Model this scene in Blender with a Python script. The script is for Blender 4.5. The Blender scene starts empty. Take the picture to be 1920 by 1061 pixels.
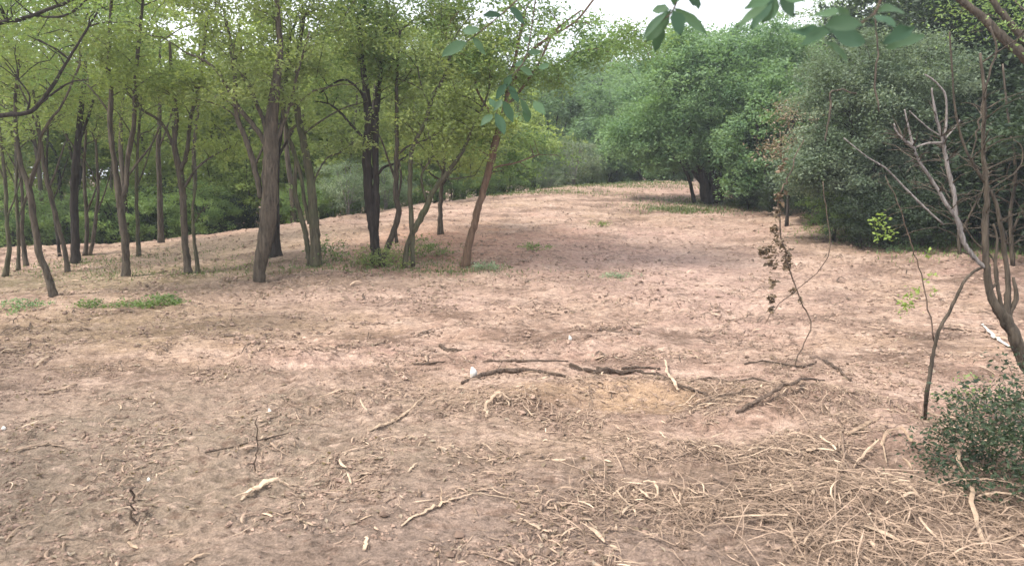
import bpy, math, random
HAZE = 0.0022
LEAFK = 1.3
import numpy as np
from mathutils import Vector

random.seed(7)
RNG = np.random.default_rng(11)
SC = bpy.context.scene
COL = SC.collection
PI = math.pi

# ------------------------------------------------------------------ camera geometry
EYE = np.array([0.0, 0.0, 1.6])
F = 1400.0                       # focal length in photograph pixels (1920 wide)
PITCH = math.radians(8.93)
cp, sp = math.cos(PITCH), math.sin(PITCH)

def ray(px, py):
    u = (px - 960.0) / F
    v = (530.5 - py) / F
    return np.array([u, cp + v * sp, -sp + v * cp])

def at(px, py, Y):
    d = ray(px, py)
    return EYE + d * (Y / d[1])

def project(p):
    q = np.asarray(p) - EYE
    f = q[..., 1] * cp - q[..., 2] * sp
    w = q[..., 1] * sp + q[..., 2] * cp
    f = np.where(f < 0.05, 0.05, f)
    return 960 + F * q[..., 0] / f, 530.5 - F * w / f

# ------------------------------------------------------------------ noise
def _hash(ix, iy, seed):
    h = (ix.astype(np.int64) * 374761393 + iy.astype(np.int64) * 668265263 + seed * 974634777) & 0xFFFFFFFF
    h = ((h ^ (h >> 13)) * 1274126177) & 0xFFFFFFFF
    return (h ^ (h >> 16)) & 0xFFFF

def noise(x, y, seed=0):
    x = np.asarray(x, float); y = np.asarray(y, float)
    ix = np.floor(x); iy = np.floor(y)
    fx = x - ix; fy = y - iy
    u = fx * fx * fx * (fx * (fx * 6 - 15) + 10)
    v = fy * fy * fy * (fy * (fy * 6 - 15) + 10)
    def g(dx, dy):
        a = _hash(ix + dx, iy + dy, seed) * (2 * PI / 65536.0)
        return np.cos(a) * (fx - dx) + np.sin(a) * (fy - dy)
    a = g(0, 0); b = g(1, 0); c = g(0, 1); d = g(1, 1)
    return (a + (b - a) * u) * (1 - v) + (c + (d - c) * u) * v

def fbm(x, y, octaves=4, seed=0):
    s = 0; a = 1.0
    for o in range(octaves):
        s = s + a * noise(x * 2 ** o, y * 2 ** o, seed + o * 17)
        a *= 0.5
    return s

# ------------------------------------------------------------------ terrain
CREST = [(-900, 14, 468), (0, 14, 468), (270, 14.3, 455), (400, 15, 439), (600, 15.5, 412), (700, 16.5, 400),
         (800, 17.5, 383), (920, 19.5, 369), (1040, 22, 352), (1250, 26, 340), (1400, 26, 346),
         (1500, 22, 356), (1650, 18, 384), (1800, 15, 408), (1920, 14, 422), (2600, 14, 428)]
_th = [math.atan2(px - 960.0, F) for px, _, _ in CREST]
_D = [d for _, d, _ in CREST]
_C = [float(at(px, py, d)[2]) for px, d, py in CREST]
_K = [0.2] * 6 + [.16, .13, .10, 0.07, 0.03, 0.0, -0.01, -0.01, -0.01, -0.01]
BUMPS = []

def base_h(x, y):
    x = np.asarray(x, float); y = np.asarray(y, float)
    th = np.arctan2(x, np.maximum(y, 0.5))
    D = np.interp(th, _th, _D); C = np.interp(th, _th, _C); K = np.interp(th, _th, _K)
    t = np.clip((y - 6.5) / (D - 6.5), 0, 1)
    z = C * (0.35 * t + 0.65 * t * t * (3 - 2 * t))
    over = np.maximum(y - D, 0)
    z = z - np.clip(K * over, -0.6, 0.8) * np.clip(over / 1.5, 0, 1)
    z = z + 0.04 * noise(x * 0.5, y * 0.5, 3) + 0.025 * noise(x * 1.3, y * 1.3, 4)
    for bx, by, rx, ry, a in BUMPS:
        z = z + a * np.exp(-((x - bx) / rx) ** 2 - ((y - by) / ry) ** 2)
    return z

_TS = 1.0 * 1.0012 ** np.arange(3700)
def ground(px, py):
    d = ray(px, py)
    P = EYE[None] + d[None] * _TS[:, None]
    hit = P[:, 2] <= base_h(P[:, 0], P[:, 1])
    k = int(np.argmax(hit)) if hit.any() else len(_TS) - 1
    return P[k].copy()

for px, py, rx, ry, a in [(1150, 735, .9, .22, .09), (1500, 765, .55, .25, .17), (980, 760, .40, .18, .09), (1340, 790, .35, .15, .06), (1250, 850, .4, .2, .05), (1620, 940, .4, .2, .06),
                          (300, 660, 1.6, .5, .07), (1130, 640, .5, .3, .05), (1700, 830, .5, .3, .06),
                          (850, 950, .4, .15, .03), (1600, 690, .8, .3, .05), (620, 720, .5, .25, .04)]:
    g = ground(px, py); BUMPS.append((g[0], g[1], rx, ry, a))

def clod(x, y):
    m = 0.55 + 0.45 * np.clip(fbm(x * 0.45 + 9, y * 0.45, 2, 31) * 2.2 + 0.35, 0, 1)
    z = 0.045 * m * fbm(x * 2.2, y * 3.2, 3, 41)
    z = z + 0.050 * m * np.abs(noise(x * 5.0, y * 7.5, 52)) ** 0.8 * np.clip(noise(x * 1.1, y * 1.6, 77) * 3 + .5, 0, 1)
    z = z + 0.026 * m * fbm(x * 9, y * 13, 3, 61)
    z = z + 0.016 * m * np.maximum(noise(x * 24, y * 30, 66), 0)
    # long furrows left by the clearing blade
    z = z - 0.014 * np.clip(1 - np.abs(noise(x * 0.9 + 0.3 * y, y * 4.0, 93)) * 9, 0, 1) * m
    return z

def H(x, y):
    return base_h(x, y) + clod(np.asarray(x, float), np.asarray(y, float))

# ------------------------------------------------------------------ mesh building
def nobj(name, me, parent=None):
    o = bpy.data.objects.new(name, me); COL.objects.link(o)
    if parent is not None: o.parent = parent
    return o

def raw_mesh(name, V, Fc, mat, tint=None, smooth=False):
    """V (n,3); Fc list of (m,k) index arrays"""
    me = bpy.data.meshes.new(name)
    V = np.asarray(V, np.float32)
    me.vertices.add(len(V)); me.vertices.foreach_set('co', V.ravel())
    sizes = np.concatenate([np.full(len(f), f.shape[1], np.int32) for f in Fc])
    loops = np.concatenate([f.astype(np.int32).ravel() for f in Fc])
    me.loops.add(len(loops)); me.loops.foreach_set('vertex_index', loops)
    me.polygons.add(len(sizes))
    starts = np.concatenate([[0], np.cumsum(sizes)[:-1]]).astype(np.int32)
    me.polygons.foreach_set('loop_start', starts)
    me.polygons.foreach_set('loop_total', sizes)
    me.polygons.foreach_set('use_smooth', np.full(len(sizes), smooth, bool))
    if tint is not None:
        a = me.attributes.new('tint', 'FLOAT', 'FACE')
        a.data.foreach_set('value', np.asarray(tint, np.float32))
    me.materials.append(mat)
    me.update(calc_edges=True)
    return me

class MB:
    def __init__(s): s.V = []; s.F4 = []; s.T4 = []; s.F3 = []; s.T3 = []; s.n = 0
    def add(s, V, F4=None, F3=None, t=0.5):
        V = np.asarray(V, float); s.V.append(V)
        if F4 is not None and len(F4):
            s.F4.append(np.asarray(F4) + s.n); s.T4.append(np.full(len(F4), t) if np.isscalar(t) else np.asarray(t))
        if F3 is not None and len(F3):
            s.F3.append(np.asarray(F3) + s.n); s.T3.append(np.full(len(F3), t) if np.isscalar(t) else np.asarray(t))
        s.n += len(V)
    def tube(s, P, R, sides=6, t=0.5, rough=0.0, caps=True, flat=1.0):
        P = np.asarray(P, float); R = np.asarray(R, float); n = len(P)
        T = np.gradient(P, axis=0); T /= np.linalg.norm(T, axis=1)[:, None] + 1e-9
        up = np.array([0, 0, 1.0]) if abs(T[0][2]) < 0.8 else np.array([0, 1.0, 0])
        A = np.cross(T[0], up); A /= np.linalg.norm(A)
        ang = np.linspace(0, 2 * PI, sides, endpoint=False)
        rings = []
        for i in range(n):
            A = A - T[i] * np.dot(A, T[i]); A /= np.linalg.norm(A) + 1e-9
            B = np.cross(T[i], A)
            rr = R[i] * (1 + (rough * RNG.uniform(-1, 1, sides) if rough else 0))
            rings.append(P[i] + (np.cos(ang) * rr)[:, None] * A + (np.sin(ang) * rr * flat)[:, None] * B)
        V = np.concatenate(rings)
        k = np.arange(sides); k2 = (k + 1) % sides
        q = np.concatenate([np.stack([i * sides + k, i * sides + k2, (i + 1) * sides + k2, (i + 1) * sides + k], 1) for i in range(n - 1)])
        f3 = None
        if caps:
            V = np.concatenate([V, [P[0]], [P[-1]]])
            a = n * sides; b = a + 1; e = (n - 1) * sides
            f3 = np.concatenate([np.stack([np.full(sides, a), k2, k], 1), np.stack([np.full(sides, b), e + k, e + k2], 1)])
        s.add(V, q, f3, t)
    def build(s, name, mat, parent=None, smooth=False, data_only=False):
        if s.n == 0: return None
        Fc = []; T = []
        if s.F4: Fc.append(np.concatenate(s.F4)); T.append(np.concatenate(s.T4))
        if s.F3: Fc.append(np.concatenate(s.F3)); T.append(np.concatenate(s.T3))
        me = raw_mesh(name, np.concatenate(s.V), Fc, mat, np.concatenate(T), smooth)
        return me if data_only else nobj(name, me, parent)

def spline(pts, seg=4, wob=0.0):
    """Catmull-Rom through rows of any width, with wobble on xyz"""
    P = np.asarray(pts, float)
    if len(P) < 2: return P
    E = np.vstack([2 * P[0] - P[1], P, 2 * P[-1] - P[-2]])
    out = []
    for i in range(1, len(E) - 2):
        p0, p1, p2, p3 = E[i - 1], E[i], E[i + 1], E[i + 2]
        for k in range(seg):
            t = k / seg
            out.append(0.5 * (2 * p1 + (p2 - p0) * t + (2 * p0 - 5 * p1 + 4 * p2 - p3) * t * t + (3 * p1 - p0 - 3 * p2 + p3) * t ** 3))
    out.append(P[-1]); out = np.array(out)
    if wob: out[1:-1, :3] += RNG.normal(0, wob, (len(out) - 2, 3))
    return out

def leaf_arrays(C, size, aspect=0.45, up=0.25, tint=None):
    """C (n,3) centres -> folded rhombic leaves"""
    n = len(C)
    d = RNG.normal(0, 1, (n, 3)); d[:, 2] *= 0.6; d /= np.linalg.norm(d, axis=1)[:, None] + 1e-9
    r = RNG.normal(0, 1, (n, 3)); r[:, 2] += up * 4
    s = np.cross(d, r); s /= np.linalg.norm(s, axis=1)[:, None] + 1e-9
    nrm = np.cross(s, d)
    L = size * RNG.uniform(0.6, 1.35, n)[:, None]
    W = L * aspect * RNG.uniform(0.75, 1.2, n)[:, None]
    a = C - d * L * .5; b = C + s * W * .5 + nrm * L * .1; c = C + d * L * .5; e = C - s * W * .5 + nrm * L * .1
    V = np.stack([a, b, c, e], 1).reshape(-1, 3)
    Fq = np.arange(n * 4).reshape(-1, 4)
    return V, Fq

# ------------------------------------------------------------------ materials
def newmat(name):
    m = bpy.data.materials.new(name); m.use_nodes = True
    nt = m.node_tree; nt.nodes.clear()
    out = nt.nodes.new('ShaderNodeOutputMaterial')
    return m, nt, out

def N(nt, typ, **kw):
    n = nt.nodes.new(typ)
    for k, v in kw.items():
        if k.startswith('i_'):
            n.inputs[k[2:].replace('_', ' ')].default_value = v
        else: setattr(n, k, v)
    return n

def mixc(nt, fac, a, b, blend='MIX'):
    n = nt.nodes.new('ShaderNodeMix'); n.data_type = 'RGBA'; n.blend_type = blend
    L = nt.links.new
    for i, v in ((0, fac), (6, a), (7, b)):
        if isinstance(v, bpy.types.NodeSocket): L(v, n.inputs[i])
        elif i == 0: n.inputs[0].default_value = v
        else: n.inputs[i].default_value = (*v, 1)
    return n.outputs[2]

def ramp(nt, src, stops):
    n = nt.nodes.new('ShaderNodeValToRGB'); cr = n.color_ramp
    while len(cr.elements) < len(stops): cr.elements.new(0.5)
    for e, (p, c) in zip(cr.elements, stops):
        e.position = p; e.color = (c, c, c, 1) if np.isscalar(c) else (*c, 1)
    nt.links.new(src, n.inputs[0]); return n.outputs[0]

def leafmat(name, c1, c2, c3=None, trans=0.42, rough=0.55, spec=0.35):
    m, nt, out = newmat(name); L = nt.links.new
    k = LEAFK if name not in ('leaf_bright', 'leaf_dark', 'leaf_withered', 'leaf_broad', 'grass_blade', 'leaf_dry') else 1.0
    c1 = tuple(v * k for v in c1); c2 = tuple(v * k for v in c2); c3 = c3 and tuple(v * k for v in c3)
    at_ = N(nt, 'ShaderNodeAttribute', attribute_name='tint')
    oi = N(nt, 'ShaderNodeObjectInfo')
    col = mixc(nt, at_.outputs['Fac'], c1, c2)
    if c3:
        g = N(nt, 'ShaderNodeTexCoord'); nz = N(nt, 'ShaderNodeTexNoise', i_Scale=1.1, i_Detail=2.0)
        L(g.outputs['Object'], nz.inputs['Vector'])
        col = mixc(nt, ramp(nt, nz.outputs['Fac'], [(0.42, 0.0), (0.62, 1.0)]), col, c3)
    hs = N(nt, 'ShaderNodeHueSaturation')
    mr = N(nt, 'ShaderNodeMapRange'); mr.inputs[3].default_value = 0.8; mr.inputs[4].default_value = 1.2
    L(oi.outputs['Random'], mr.inputs[0]); L(mr.outputs[0], hs.inputs['Value']); L(col, hs.inputs['Color'])
    b = N(nt, 'ShaderNodeBsdfPrincipled'); b.inputs['Roughness'].default_value = rough
    b.inputs['Specular IOR Level'].default_value = .12 if name == 'leaf_broad' else spec
    L(hs.outputs[0], b.inputs['Base Color'])
    tr = N(nt, 'ShaderNodeBsdfTranslucent')
    tc = mixc(nt, 1.0, hs.outputs[0], (1.45, 1.45, 0.8), 'MULTIPLY'); L(tc, tr.inputs['Color'])
    mx = N(nt, 'ShaderNodeMixShader'); mx.inputs[0].default_value = trans
    L(b.outputs[0], mx.inputs[1]); L(tr.outputs[0], mx.inputs[2]); L(mx.outputs[0], out.inputs[0])
    return m

def barkmat(name, c1, c2, scale=9.0, moss=None):
    m, nt, out = newmat(name); L = nt.links.new
    g = N(nt, 'ShaderNodeTexCoord')
    mp = N(nt, 'ShaderNodeMapping'); mp.inputs['Scale'].default_value = (scale * 2.2, scale * 2.2, scale * 0.35)
    L(g.outputs['Object'], mp.inputs[0])
    nz = N(nt, 'ShaderNodeTexNoise', i_Scale=1.6, i_Detail=7.0, i_Roughness=0.65); L(mp.outputs[0], nz.inputs['Vector'])
    n2 = N(nt, 'ShaderNodeTexNoise', i_Scale=3.0, i_Detail=3.0); L(g.outputs['Object'], n2.inputs['Vector'])
    f = ramp(nt, nz.outputs['Fac'], [(0.35, 0.0), (0.65, 1.0)])
    col = mixc(nt, f, c1, c2)
    col = mixc(nt, ramp(nt, n2.outputs['Fac'], [(0.45, 0.0), (0.7, 0.6)]), col, moss or tuple(0.6 * v for v in c2))
    at_ = N(nt, 'ShaderNodeAttribute', attribute_name='tint')
    col = mixc(nt, 1.0, col, ramp(nt, at_.outputs['Fac'], [(0.0, 0.40), (1.0, 1.05)]), 'MULTIPLY')
    b = N(nt, 'ShaderNodeBsdfPrincipled'); b.inputs['Roughness'].default_value = 0.9
    b.inputs['Specular IOR Level'].default_value = 0.2
    L(col, b.inputs['Base Color'])
    bp = N(nt, 'ShaderNodeBump'); bp.inputs['Strength'].default_value = 1.0; bp.inputs['Distance'].default_value = 0.03
    L(nz.outputs['Fac'], bp.inputs['Height']); L(bp.outputs[0], b.inputs['Normal'])
    L(b.outputs[0], out.inputs[0])
    return m

def plainmat(name, c1, c2, scale=30, trans=0.0, rough=0.85):
    m, nt, out = newmat(name); L = nt.links.new
    at_ = N(nt, 'ShaderNodeAttribute', attribute_name='tint')
    g = N(nt, 'ShaderNodeTexCoord'); nz = N(nt, 'ShaderNodeTexNoise', i_Scale=float(scale), i_Detail=4.0)
    L(g.outputs['Object'], nz.inputs['Vector'])
    col = mixc(nt, at_.outputs['Fac'], c1, c2)
    col = mixc(nt, 1.0, col, ramp(nt, nz.outputs['Fac'], [(0.3, 0.65), (0.7, 1.25)]), 'MULTIPLY')
    b = N(nt, 'ShaderNodeBsdfPrincipled'); b.inputs['Roughness'].default_value = rough
    b.inputs['Specular IOR Level'].default_value = 0.25
    L(col, b.inputs['Base Color']); last = b.outputs[0]
    if trans:
        tr = N(nt, 'ShaderNodeBsdfTranslucent'); L(col, tr.inputs['Color'])
        mx = N(nt, 'ShaderNodeMixShader'); mx.inputs[0].default_value = trans
        L(last, mx.inputs[1]); L(tr.outputs[0], mx.inputs[2]); last = mx.outputs[0]
    L(last, out.inputs[0]); return m

def groundmat():
    m, nt, out = newmat('soil'); L = nt.links.new
    g = N(nt, 'ShaderNodeTexCoord')
    def nz(scale, detail=5.0, rough=0.55, w=(1, 1, 1), off=(0, 0, 0)):
        mp = N(nt, 'ShaderNodeMapping'); mp.inputs['Scale'].default_value = w; mp.inputs['Location'].default_value = off
        L(g.outputs['Object'], mp.inputs[0])
        n = N(nt, 'ShaderNodeTexNoise', i_Scale=float(scale), i_Detail=detail, i_Roughness=rough)
        L(mp.outputs[0], n.inputs['Vector']); return n.outputs['Fac']
    big = nz(0.35, 3.0); mid = nz(1.7, 5.0, 0.6, (1, 1.7, 1)); fine = nz(16, 7.0, 0.7, (1, 1.5, 1)); vf = nz(90, 4.0, 0.7)
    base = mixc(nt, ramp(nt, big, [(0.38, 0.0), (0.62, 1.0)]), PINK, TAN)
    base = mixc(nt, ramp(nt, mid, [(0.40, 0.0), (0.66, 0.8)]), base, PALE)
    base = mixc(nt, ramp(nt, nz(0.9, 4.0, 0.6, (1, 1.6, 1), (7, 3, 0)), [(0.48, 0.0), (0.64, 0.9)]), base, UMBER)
    # zones of soil tone by position in the clearing, painted foreground shade included
    sx = N(nt, 'ShaderNodeSeparateXYZ'); L(g.outputs['Object'], sx.inputs[0])
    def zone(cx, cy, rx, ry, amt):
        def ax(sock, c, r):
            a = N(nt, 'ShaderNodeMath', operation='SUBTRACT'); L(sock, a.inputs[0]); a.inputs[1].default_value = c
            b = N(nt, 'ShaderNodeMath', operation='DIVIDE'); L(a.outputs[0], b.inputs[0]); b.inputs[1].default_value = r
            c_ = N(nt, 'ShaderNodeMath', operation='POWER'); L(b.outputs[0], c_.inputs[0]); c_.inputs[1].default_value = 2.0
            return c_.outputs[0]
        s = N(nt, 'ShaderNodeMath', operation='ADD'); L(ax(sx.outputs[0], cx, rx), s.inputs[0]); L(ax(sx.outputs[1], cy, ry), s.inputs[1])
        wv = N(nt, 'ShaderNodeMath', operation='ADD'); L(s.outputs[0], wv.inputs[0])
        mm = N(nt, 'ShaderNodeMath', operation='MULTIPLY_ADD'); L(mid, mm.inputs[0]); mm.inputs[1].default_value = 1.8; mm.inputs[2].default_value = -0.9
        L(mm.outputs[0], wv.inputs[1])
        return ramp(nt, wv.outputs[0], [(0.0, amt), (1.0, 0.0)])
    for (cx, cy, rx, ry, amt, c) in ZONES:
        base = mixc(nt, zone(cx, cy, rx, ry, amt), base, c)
    base = mixc(nt, ramp(nt, nz(5.5, 6.0, 0.68, (1, 1.9, 1), (1, 5, 0)), [(0.53, 0.0), (0.63, 0.75)]), base, UMBER)
    base = mixc(nt, ramp(nt, nz(7.5, 6.0, 0.7, (1, 2.0, 1), (11, 2, 0)), [(0.54, 0.0), (0.66, 0.65)]), base, PALE)
    base = mixc(nt, 1.0, base, ramp(nt, fine, [(0.3, 0.42), (0.47, 1.0), (0.72, 1.5)]), 'MULTIPLY')
    base = mixc(nt, 1.0, base, ramp(nt, vf, [(0.3, 0.62), (0.7, 1.35)]), 'MULTIPLY')
    b = N(nt, 'ShaderNodeBsdfPrincipled'); b.inputs['Roughness'].default_value = 0.95
    b.inputs['Specular IOR Level'].default_value = 0.15
    L(base, b.inputs['Base Color'])
    ad = N(nt, 'ShaderNodeMath', operation='MULTIPLY_ADD'); L(vf, ad.inputs[0]); ad.inputs[1].default_value = 0.25; L(fine, ad.inputs[2])
    bp = N(nt, 'ShaderNodeBump'); bp.inputs['Strength'].default_value = 1.0; bp.inputs['Distance'].default_value = 0.035
    L(ad.outputs[0], bp.inputs['Height']); L(bp.outputs[0], b.inputs['Normal'])
    L(b.outputs[0], out.inputs[0]); return m

PINK = (0.300, 0.192, 0.152); TAN = (0.285, 0.194, 0.134); PALE = (0.43, 0.310, 0.243); UMBER = (0.140, 0.090, 0.066)
def zg(px, py, rx, ry, amt, c):
    g = ground(px, py); return (g[0], g[1], rx, ry, amt, c)
ZONES = [zg(200, 880, 2.9, 2.2, .9, (0.205, 0.158, 0.117)), zg(100, 620, 3.5, 1.8, .5, (0.26, 0.19, 0.115)),  # first zone: left foreground shade painted as darker, greyer soil
         zg(900, 460, 3.0, 2.5, .6, (0.36, 0.19, 0.125)), zg(450, 460, 3.0, 2.2, .6, (0.42, 0.31, 0.21)),
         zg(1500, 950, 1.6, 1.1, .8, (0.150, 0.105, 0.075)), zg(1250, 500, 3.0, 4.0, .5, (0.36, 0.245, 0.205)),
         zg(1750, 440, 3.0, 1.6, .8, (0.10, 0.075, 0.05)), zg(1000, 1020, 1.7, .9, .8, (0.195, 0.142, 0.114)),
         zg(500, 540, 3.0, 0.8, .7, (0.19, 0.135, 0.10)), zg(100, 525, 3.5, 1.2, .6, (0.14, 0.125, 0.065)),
         zg(1200, 745, 1.2, .35, .6, (0.36, 0.24, 0.145)), zg(700, 560, 2.5, .8, .4, (0.40, 0.28, 0.23))]

M = dict(
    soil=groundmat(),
    bark=barkmat('bark_grey_brown', (0.045, 0.036, 0.028), (0.175, 0.140, 0.105)),
    bark_dark=barkmat('bark_dark', (0.025, 0.020, 0.018), (0.085, 0.068, 0.058)),
    bark_warm=barkmat('bark_warm', (0.11, 0.068, 0.045), (0.26, 0.17, 0.115)),
    bark_pale=barkmat('bark_pale', (0.16, 0.135, 0.12), (0.48, 0.43, 0.40), 14),
    bark_moss=barkmat('bark_mossy', (0.055, 0.048, 0.032), (0.165, 0.142, 0.095), moss=(0.11, 0.13, 0.06)),
    leaf_yellow=leafmat('leaf_yellow_green', (0.105, 0.150, 0.040), (0.265, 0.315, 0.110), (0.18, 0.225, 0.070)),
    leaf_green=leafmat('leaf_green', (0.055, 0.100, 0.035), (0.160, 0.230, 0.085), (0.125, 0.175, 0.060)),
    leaf_olive=leafmat('leaf_olive', (0.075, 0.105, 0.036), (0.200, 0.235, 0.090), (0.15, 0.19, 0.065)),
    leaf_blue=leafmat('leaf_blue_green', (0.045, 0.092, 0.046), (0.155, 0.228, 0.125), (0.115, 0.180, 0.082)),
    leaf_grey=leafmat('leaf_grey_green', (0.070, 0.108, 0.068), (0.245, 0.295, 0.205), (0.105, 0.145, 0.085), trans=0.35),
    leaf_dark=leafmat('leaf_dark', (0.015, 0.030, 0.015), (0.048, 0.074, 0.034), trans=0.25),  # thicket shade is painted into this colour; corner shrub leaves are truly dark green
    leaf_bright=leafmat('leaf_bright', (0.14, 0.21, 0.045), (0.25, 0.33, 0.085), trans=0.4),
    leaf_dry=leafmat('leaf_dry', (0.16, 0.115, 0.07), (0.36, 0.29, 0.22), trans=0.25),
    leaf_withered=leafmat('leaf_withered', (0.075, 0.052, 0.034), (0.27, 0.195, 0.130), trans=0.2),
    leaf_big=leafmat('leaf_broad', (0.040, 0.080, 0.055), (0.085, 0.145, 0.080), trans=0.4, rough=0.5),
    grass=leafmat('grass_blade', (0.075, 0.110, 0.040), (0.17, 0.195, 0.085), trans=0.3),
    straw=plainmat('straw', (0.100, 0.066, 0.046), (0.46, 0.330, 0.240), 25, trans=0.1),
    wood=plainmat('split_wood', (0.22, 0.150, 0.102), (0.54, 0.41, 0.295), 20),
    stick=barkmat('stick_bark', (0.085, 0.058, 0.042), (0.27, 0.195, 0.15), 16),
    crumb=plainmat('soil_crumb', (0.15, 0.100, 0.075), (0.34, 0.235, 0.18), 8),
    white=plainmat('white_flake', (0.50, 0.47, 0.42), (0.66, 0.63, 0.58), 30),
)

def thing(name, label, cat, loc, group=None):
    o = bpy.data.objects.new(name, None); COL.objects.link(o)
    o.location = Vector([float(v) for v in loc]); o['label'] = label; o['category'] = cat
    o.empty_display_size = 0.2
    if group: o['group'] = group
    return o

def tag(o, label, cat, group=None):
    o['label'] = label; o['category'] = cat
    if group: o['group'] = group
    return o

def recenter(me, loc):
    pass

# ------------------------------------------------------------------ trees
def attach_branches(mb, nodes, targets, r_tip=0.004, tint=0.45, sides=4, arch=0.15, rmax=0.05):
    """connect every target to the nearest node of the growing skeleton"""
    NP = np.array([n[:3] for n in nodes]); NR = np.array([n[3] for n in nodes])
    order = np.argsort([np.min(np.linalg.norm(NP - t, axis=1)) for t in targets])
    for i in order:
        t = targets[i]
        d = np.linalg.norm(NP - t, axis=1)
        cost = d + np.maximum(NP[:, 2] - (t[2] - 0.35 * d), 0) * 1.2 + np.where(NR < 0.007, 0.15, 0)
        j = int(np.argmin(cost)); p = NP[j]; L = np.linalg.norm(t - p)
        if L < 0.05: continue
        r0 = min(NR[j] * 0.75, 0.006 + 0.011 * L, rmax); r0 = max(r0, r_tip)
        k = max(3, min(7, int(L / 0.16)))
        s = np.linspace(0, 1, k + 1)[:, None]
        P = p + (t - p) * s
        P[:, 2] += (np.sin(s[:, 0] * PI) * arch * L * 0.5)
        P[1:-1] += RNG.normal(0, 0.028 * L, (k - 1, 3))
        R = r0 + (r_tip - r0) * s[:, 0] ** 0.8
        mb.tube(P, R, sides, tint + RNG.uniform(-.15, .15), caps=False)
        NP = np.vstack([NP, P[1:]]); NR = np.concatenate([NR, R[1:]])
    return NP, NR

def crown_leaves(targets, per, spread, size, aspect=0.45, flat=0.6):
    C = []; T = []
    for t in targets:
        n = int(per * RNG.uniform(0.55, 1.4)); sc = spread * RNG.uniform(0.7, 1.3)
        p = t + RNG.normal(0, 1, (n, 3)) * np.array([sc, sc, sc * flat])
        C.append(p); T.append(np.clip(RNG.uniform(0.0, 1.0) + RNG.normal(0, 0.22, n), 0, 1))
    C = np.concatenate(C); T = np.concatenate(T)
    V, Q = leaf_arrays(C, size, aspect)
    return V, Q, T

GAPS = []      # directions in which the wood is thin and sky shows

def in_gap(P, strength=1.0):
    px, py = project(P)
    out = np.zeros(len(P), bool)
    for gx, gy, rx, ry, s in GAPS:
        out |= (((px - gx) / rx) ** 2 + ((py - gy) / ry) ** 2 < 1) & (RNG.uniform(0, 1, len(P)) < s * strength)
    return out

def traced_tree(name, label, cat, base_px, base_py, stems, leafm, barkm, crown, group=None,
                per=105, spread=0.13, lsize=0.058, Y=None, flare=1.35, tint=0.5, crown_keep=.8):
    """stems: first polyline is the trunk; rows (px, py, width in px[, dY]); crown: list of (px, py_low, rx m, rz m, top m, count)"""
    if Y is None:
        g = ground(base_px, base_py); Y = g[1]
    b = at(base_px, base_py, Y); b[2] = float(base_h(b[0], b[1])) - 0.03
    root = thing(name, label, cat, b, group)
    nodes = []
    for si, st in enumerate(stems):
        rows = []
        for k, q in enumerate(st):
            dy = q[3] if len(q) > 3 else 0.0
            p = at(q[0], q[1], Y + dy)
            if si == 0 and k == 0: p[2] = b[2]
            rows.append([*p, q[2] / F * (Y + dy) / 2])
        S = spline(rows, 5, 0.0)
        if name == 'bare_near_tree': S[:, 3] *= .76
        if name == 'thick_trunked_tree': S[:, 3] *= .9
        w = S[:, 3] * (0.05 if S[0, 3] > .06 else .10)
        S[1:-1, :3] += RNG.normal(0, 1, (len(S) - 2, 3)) * w[1:-1, None]
        if si == 0 and flare > 1:
            h = S[:, 2] - S[0, 2]; S[:, 3] *= 1 + (flare - 1) * np.exp(-h / 0.12)
        mb = MB(); mb.tube(S[:, :3] - b, np.maximum(S[:, 3], 0.003), 12 if S[0, 3] > 0.03 else 7, tint, rough=0.16 if name == 'bare_near_tree' else 0.10)
        o = mb.build('trunk' if si == 0 else 'limb', barkm, root, smooth=True)
        nodes += [tuple(r) for r in S[2:]]
    # upward continuation and crown
    tg = []
    for c in crown:
        px, py, rx, rz, up, cnt = c[:6]; dy = c[6] if len(c) > 6 else 0
        cc = at(px, py, Y + dy); cc[2] += up
        q = RNG.normal(0, 1, (cnt, 3)); q /= np.linalg.norm(q, axis=1)[:, None]
        q *= RNG.uniform(0.15, 1, (cnt, 1)) ** 0.45
        q *= np.array([rx, rx * 0.9, rz]) * (1 + 0.5 * noise(q[:, :1] * 2.2 + px, q[:, 2:] * 2.2) + .3 * noise(q[:, 1:2] * 5 + py, q[:, 2:] * 5))
        tg.append(cc + q)
    if tg:
        tg = np.concatenate(tg); tg = tg[~in_gap(tg)]
        if crown_keep < 1: tg = tg[(fbm(tg[:, 0] * 1.1 + tg[:, 1] * .8, tg[:, 2] * 1.3, 2, 5) > -.02 + np.where(tg[:, 2] < 3.2, .08, 0)) | (RNG.uniform(0, 1, len(tg)) < crown_keep * .38)]
        tg = tg[tg[:, 2] > b[2] + 0.25]
        mb = MB(); NP, NR = attach_branches(mb, nodes, list(tg), tint=tint, r_tip=.0055 if 'shrub' in name else (.0011 if name == 'bare_near_tree' else .004), rmax=.0045 if name == 'bare_near_tree' else .05)
        mb.V = [v - b for v in mb.V]
        mb.build('branches', barkm, root, smooth=True)
        if per:
            V, Q, T = crown_leaves(tg, per, spread, lsize)
            me = raw_mesh('crown', V - b, [Q], leafm, T); nobj('crown', me, root)
    return root

GAPS += [(560, 40, 50, 28, .6), (180, 30, 30, 18, .6), (850, 40, 60, 30, .5), (470, 60, 30, 22, .5), (680, 160, 30, 20, .5), (335, 60, 60, 55, .93), (640, 115, 60, 35, .6), (750, 90, 60, 40, .5), (1000, 100, 60, 40, .35), (1140, 110, 70, 55, .5),
         (1300, 0, 260, 55, .95), (1190, 170, 45, 30, .6), (700, 10, 60, 20, .5), (40, 40, 14, 14, .4),(1560, 20, 90, 40, .8)]

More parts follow.
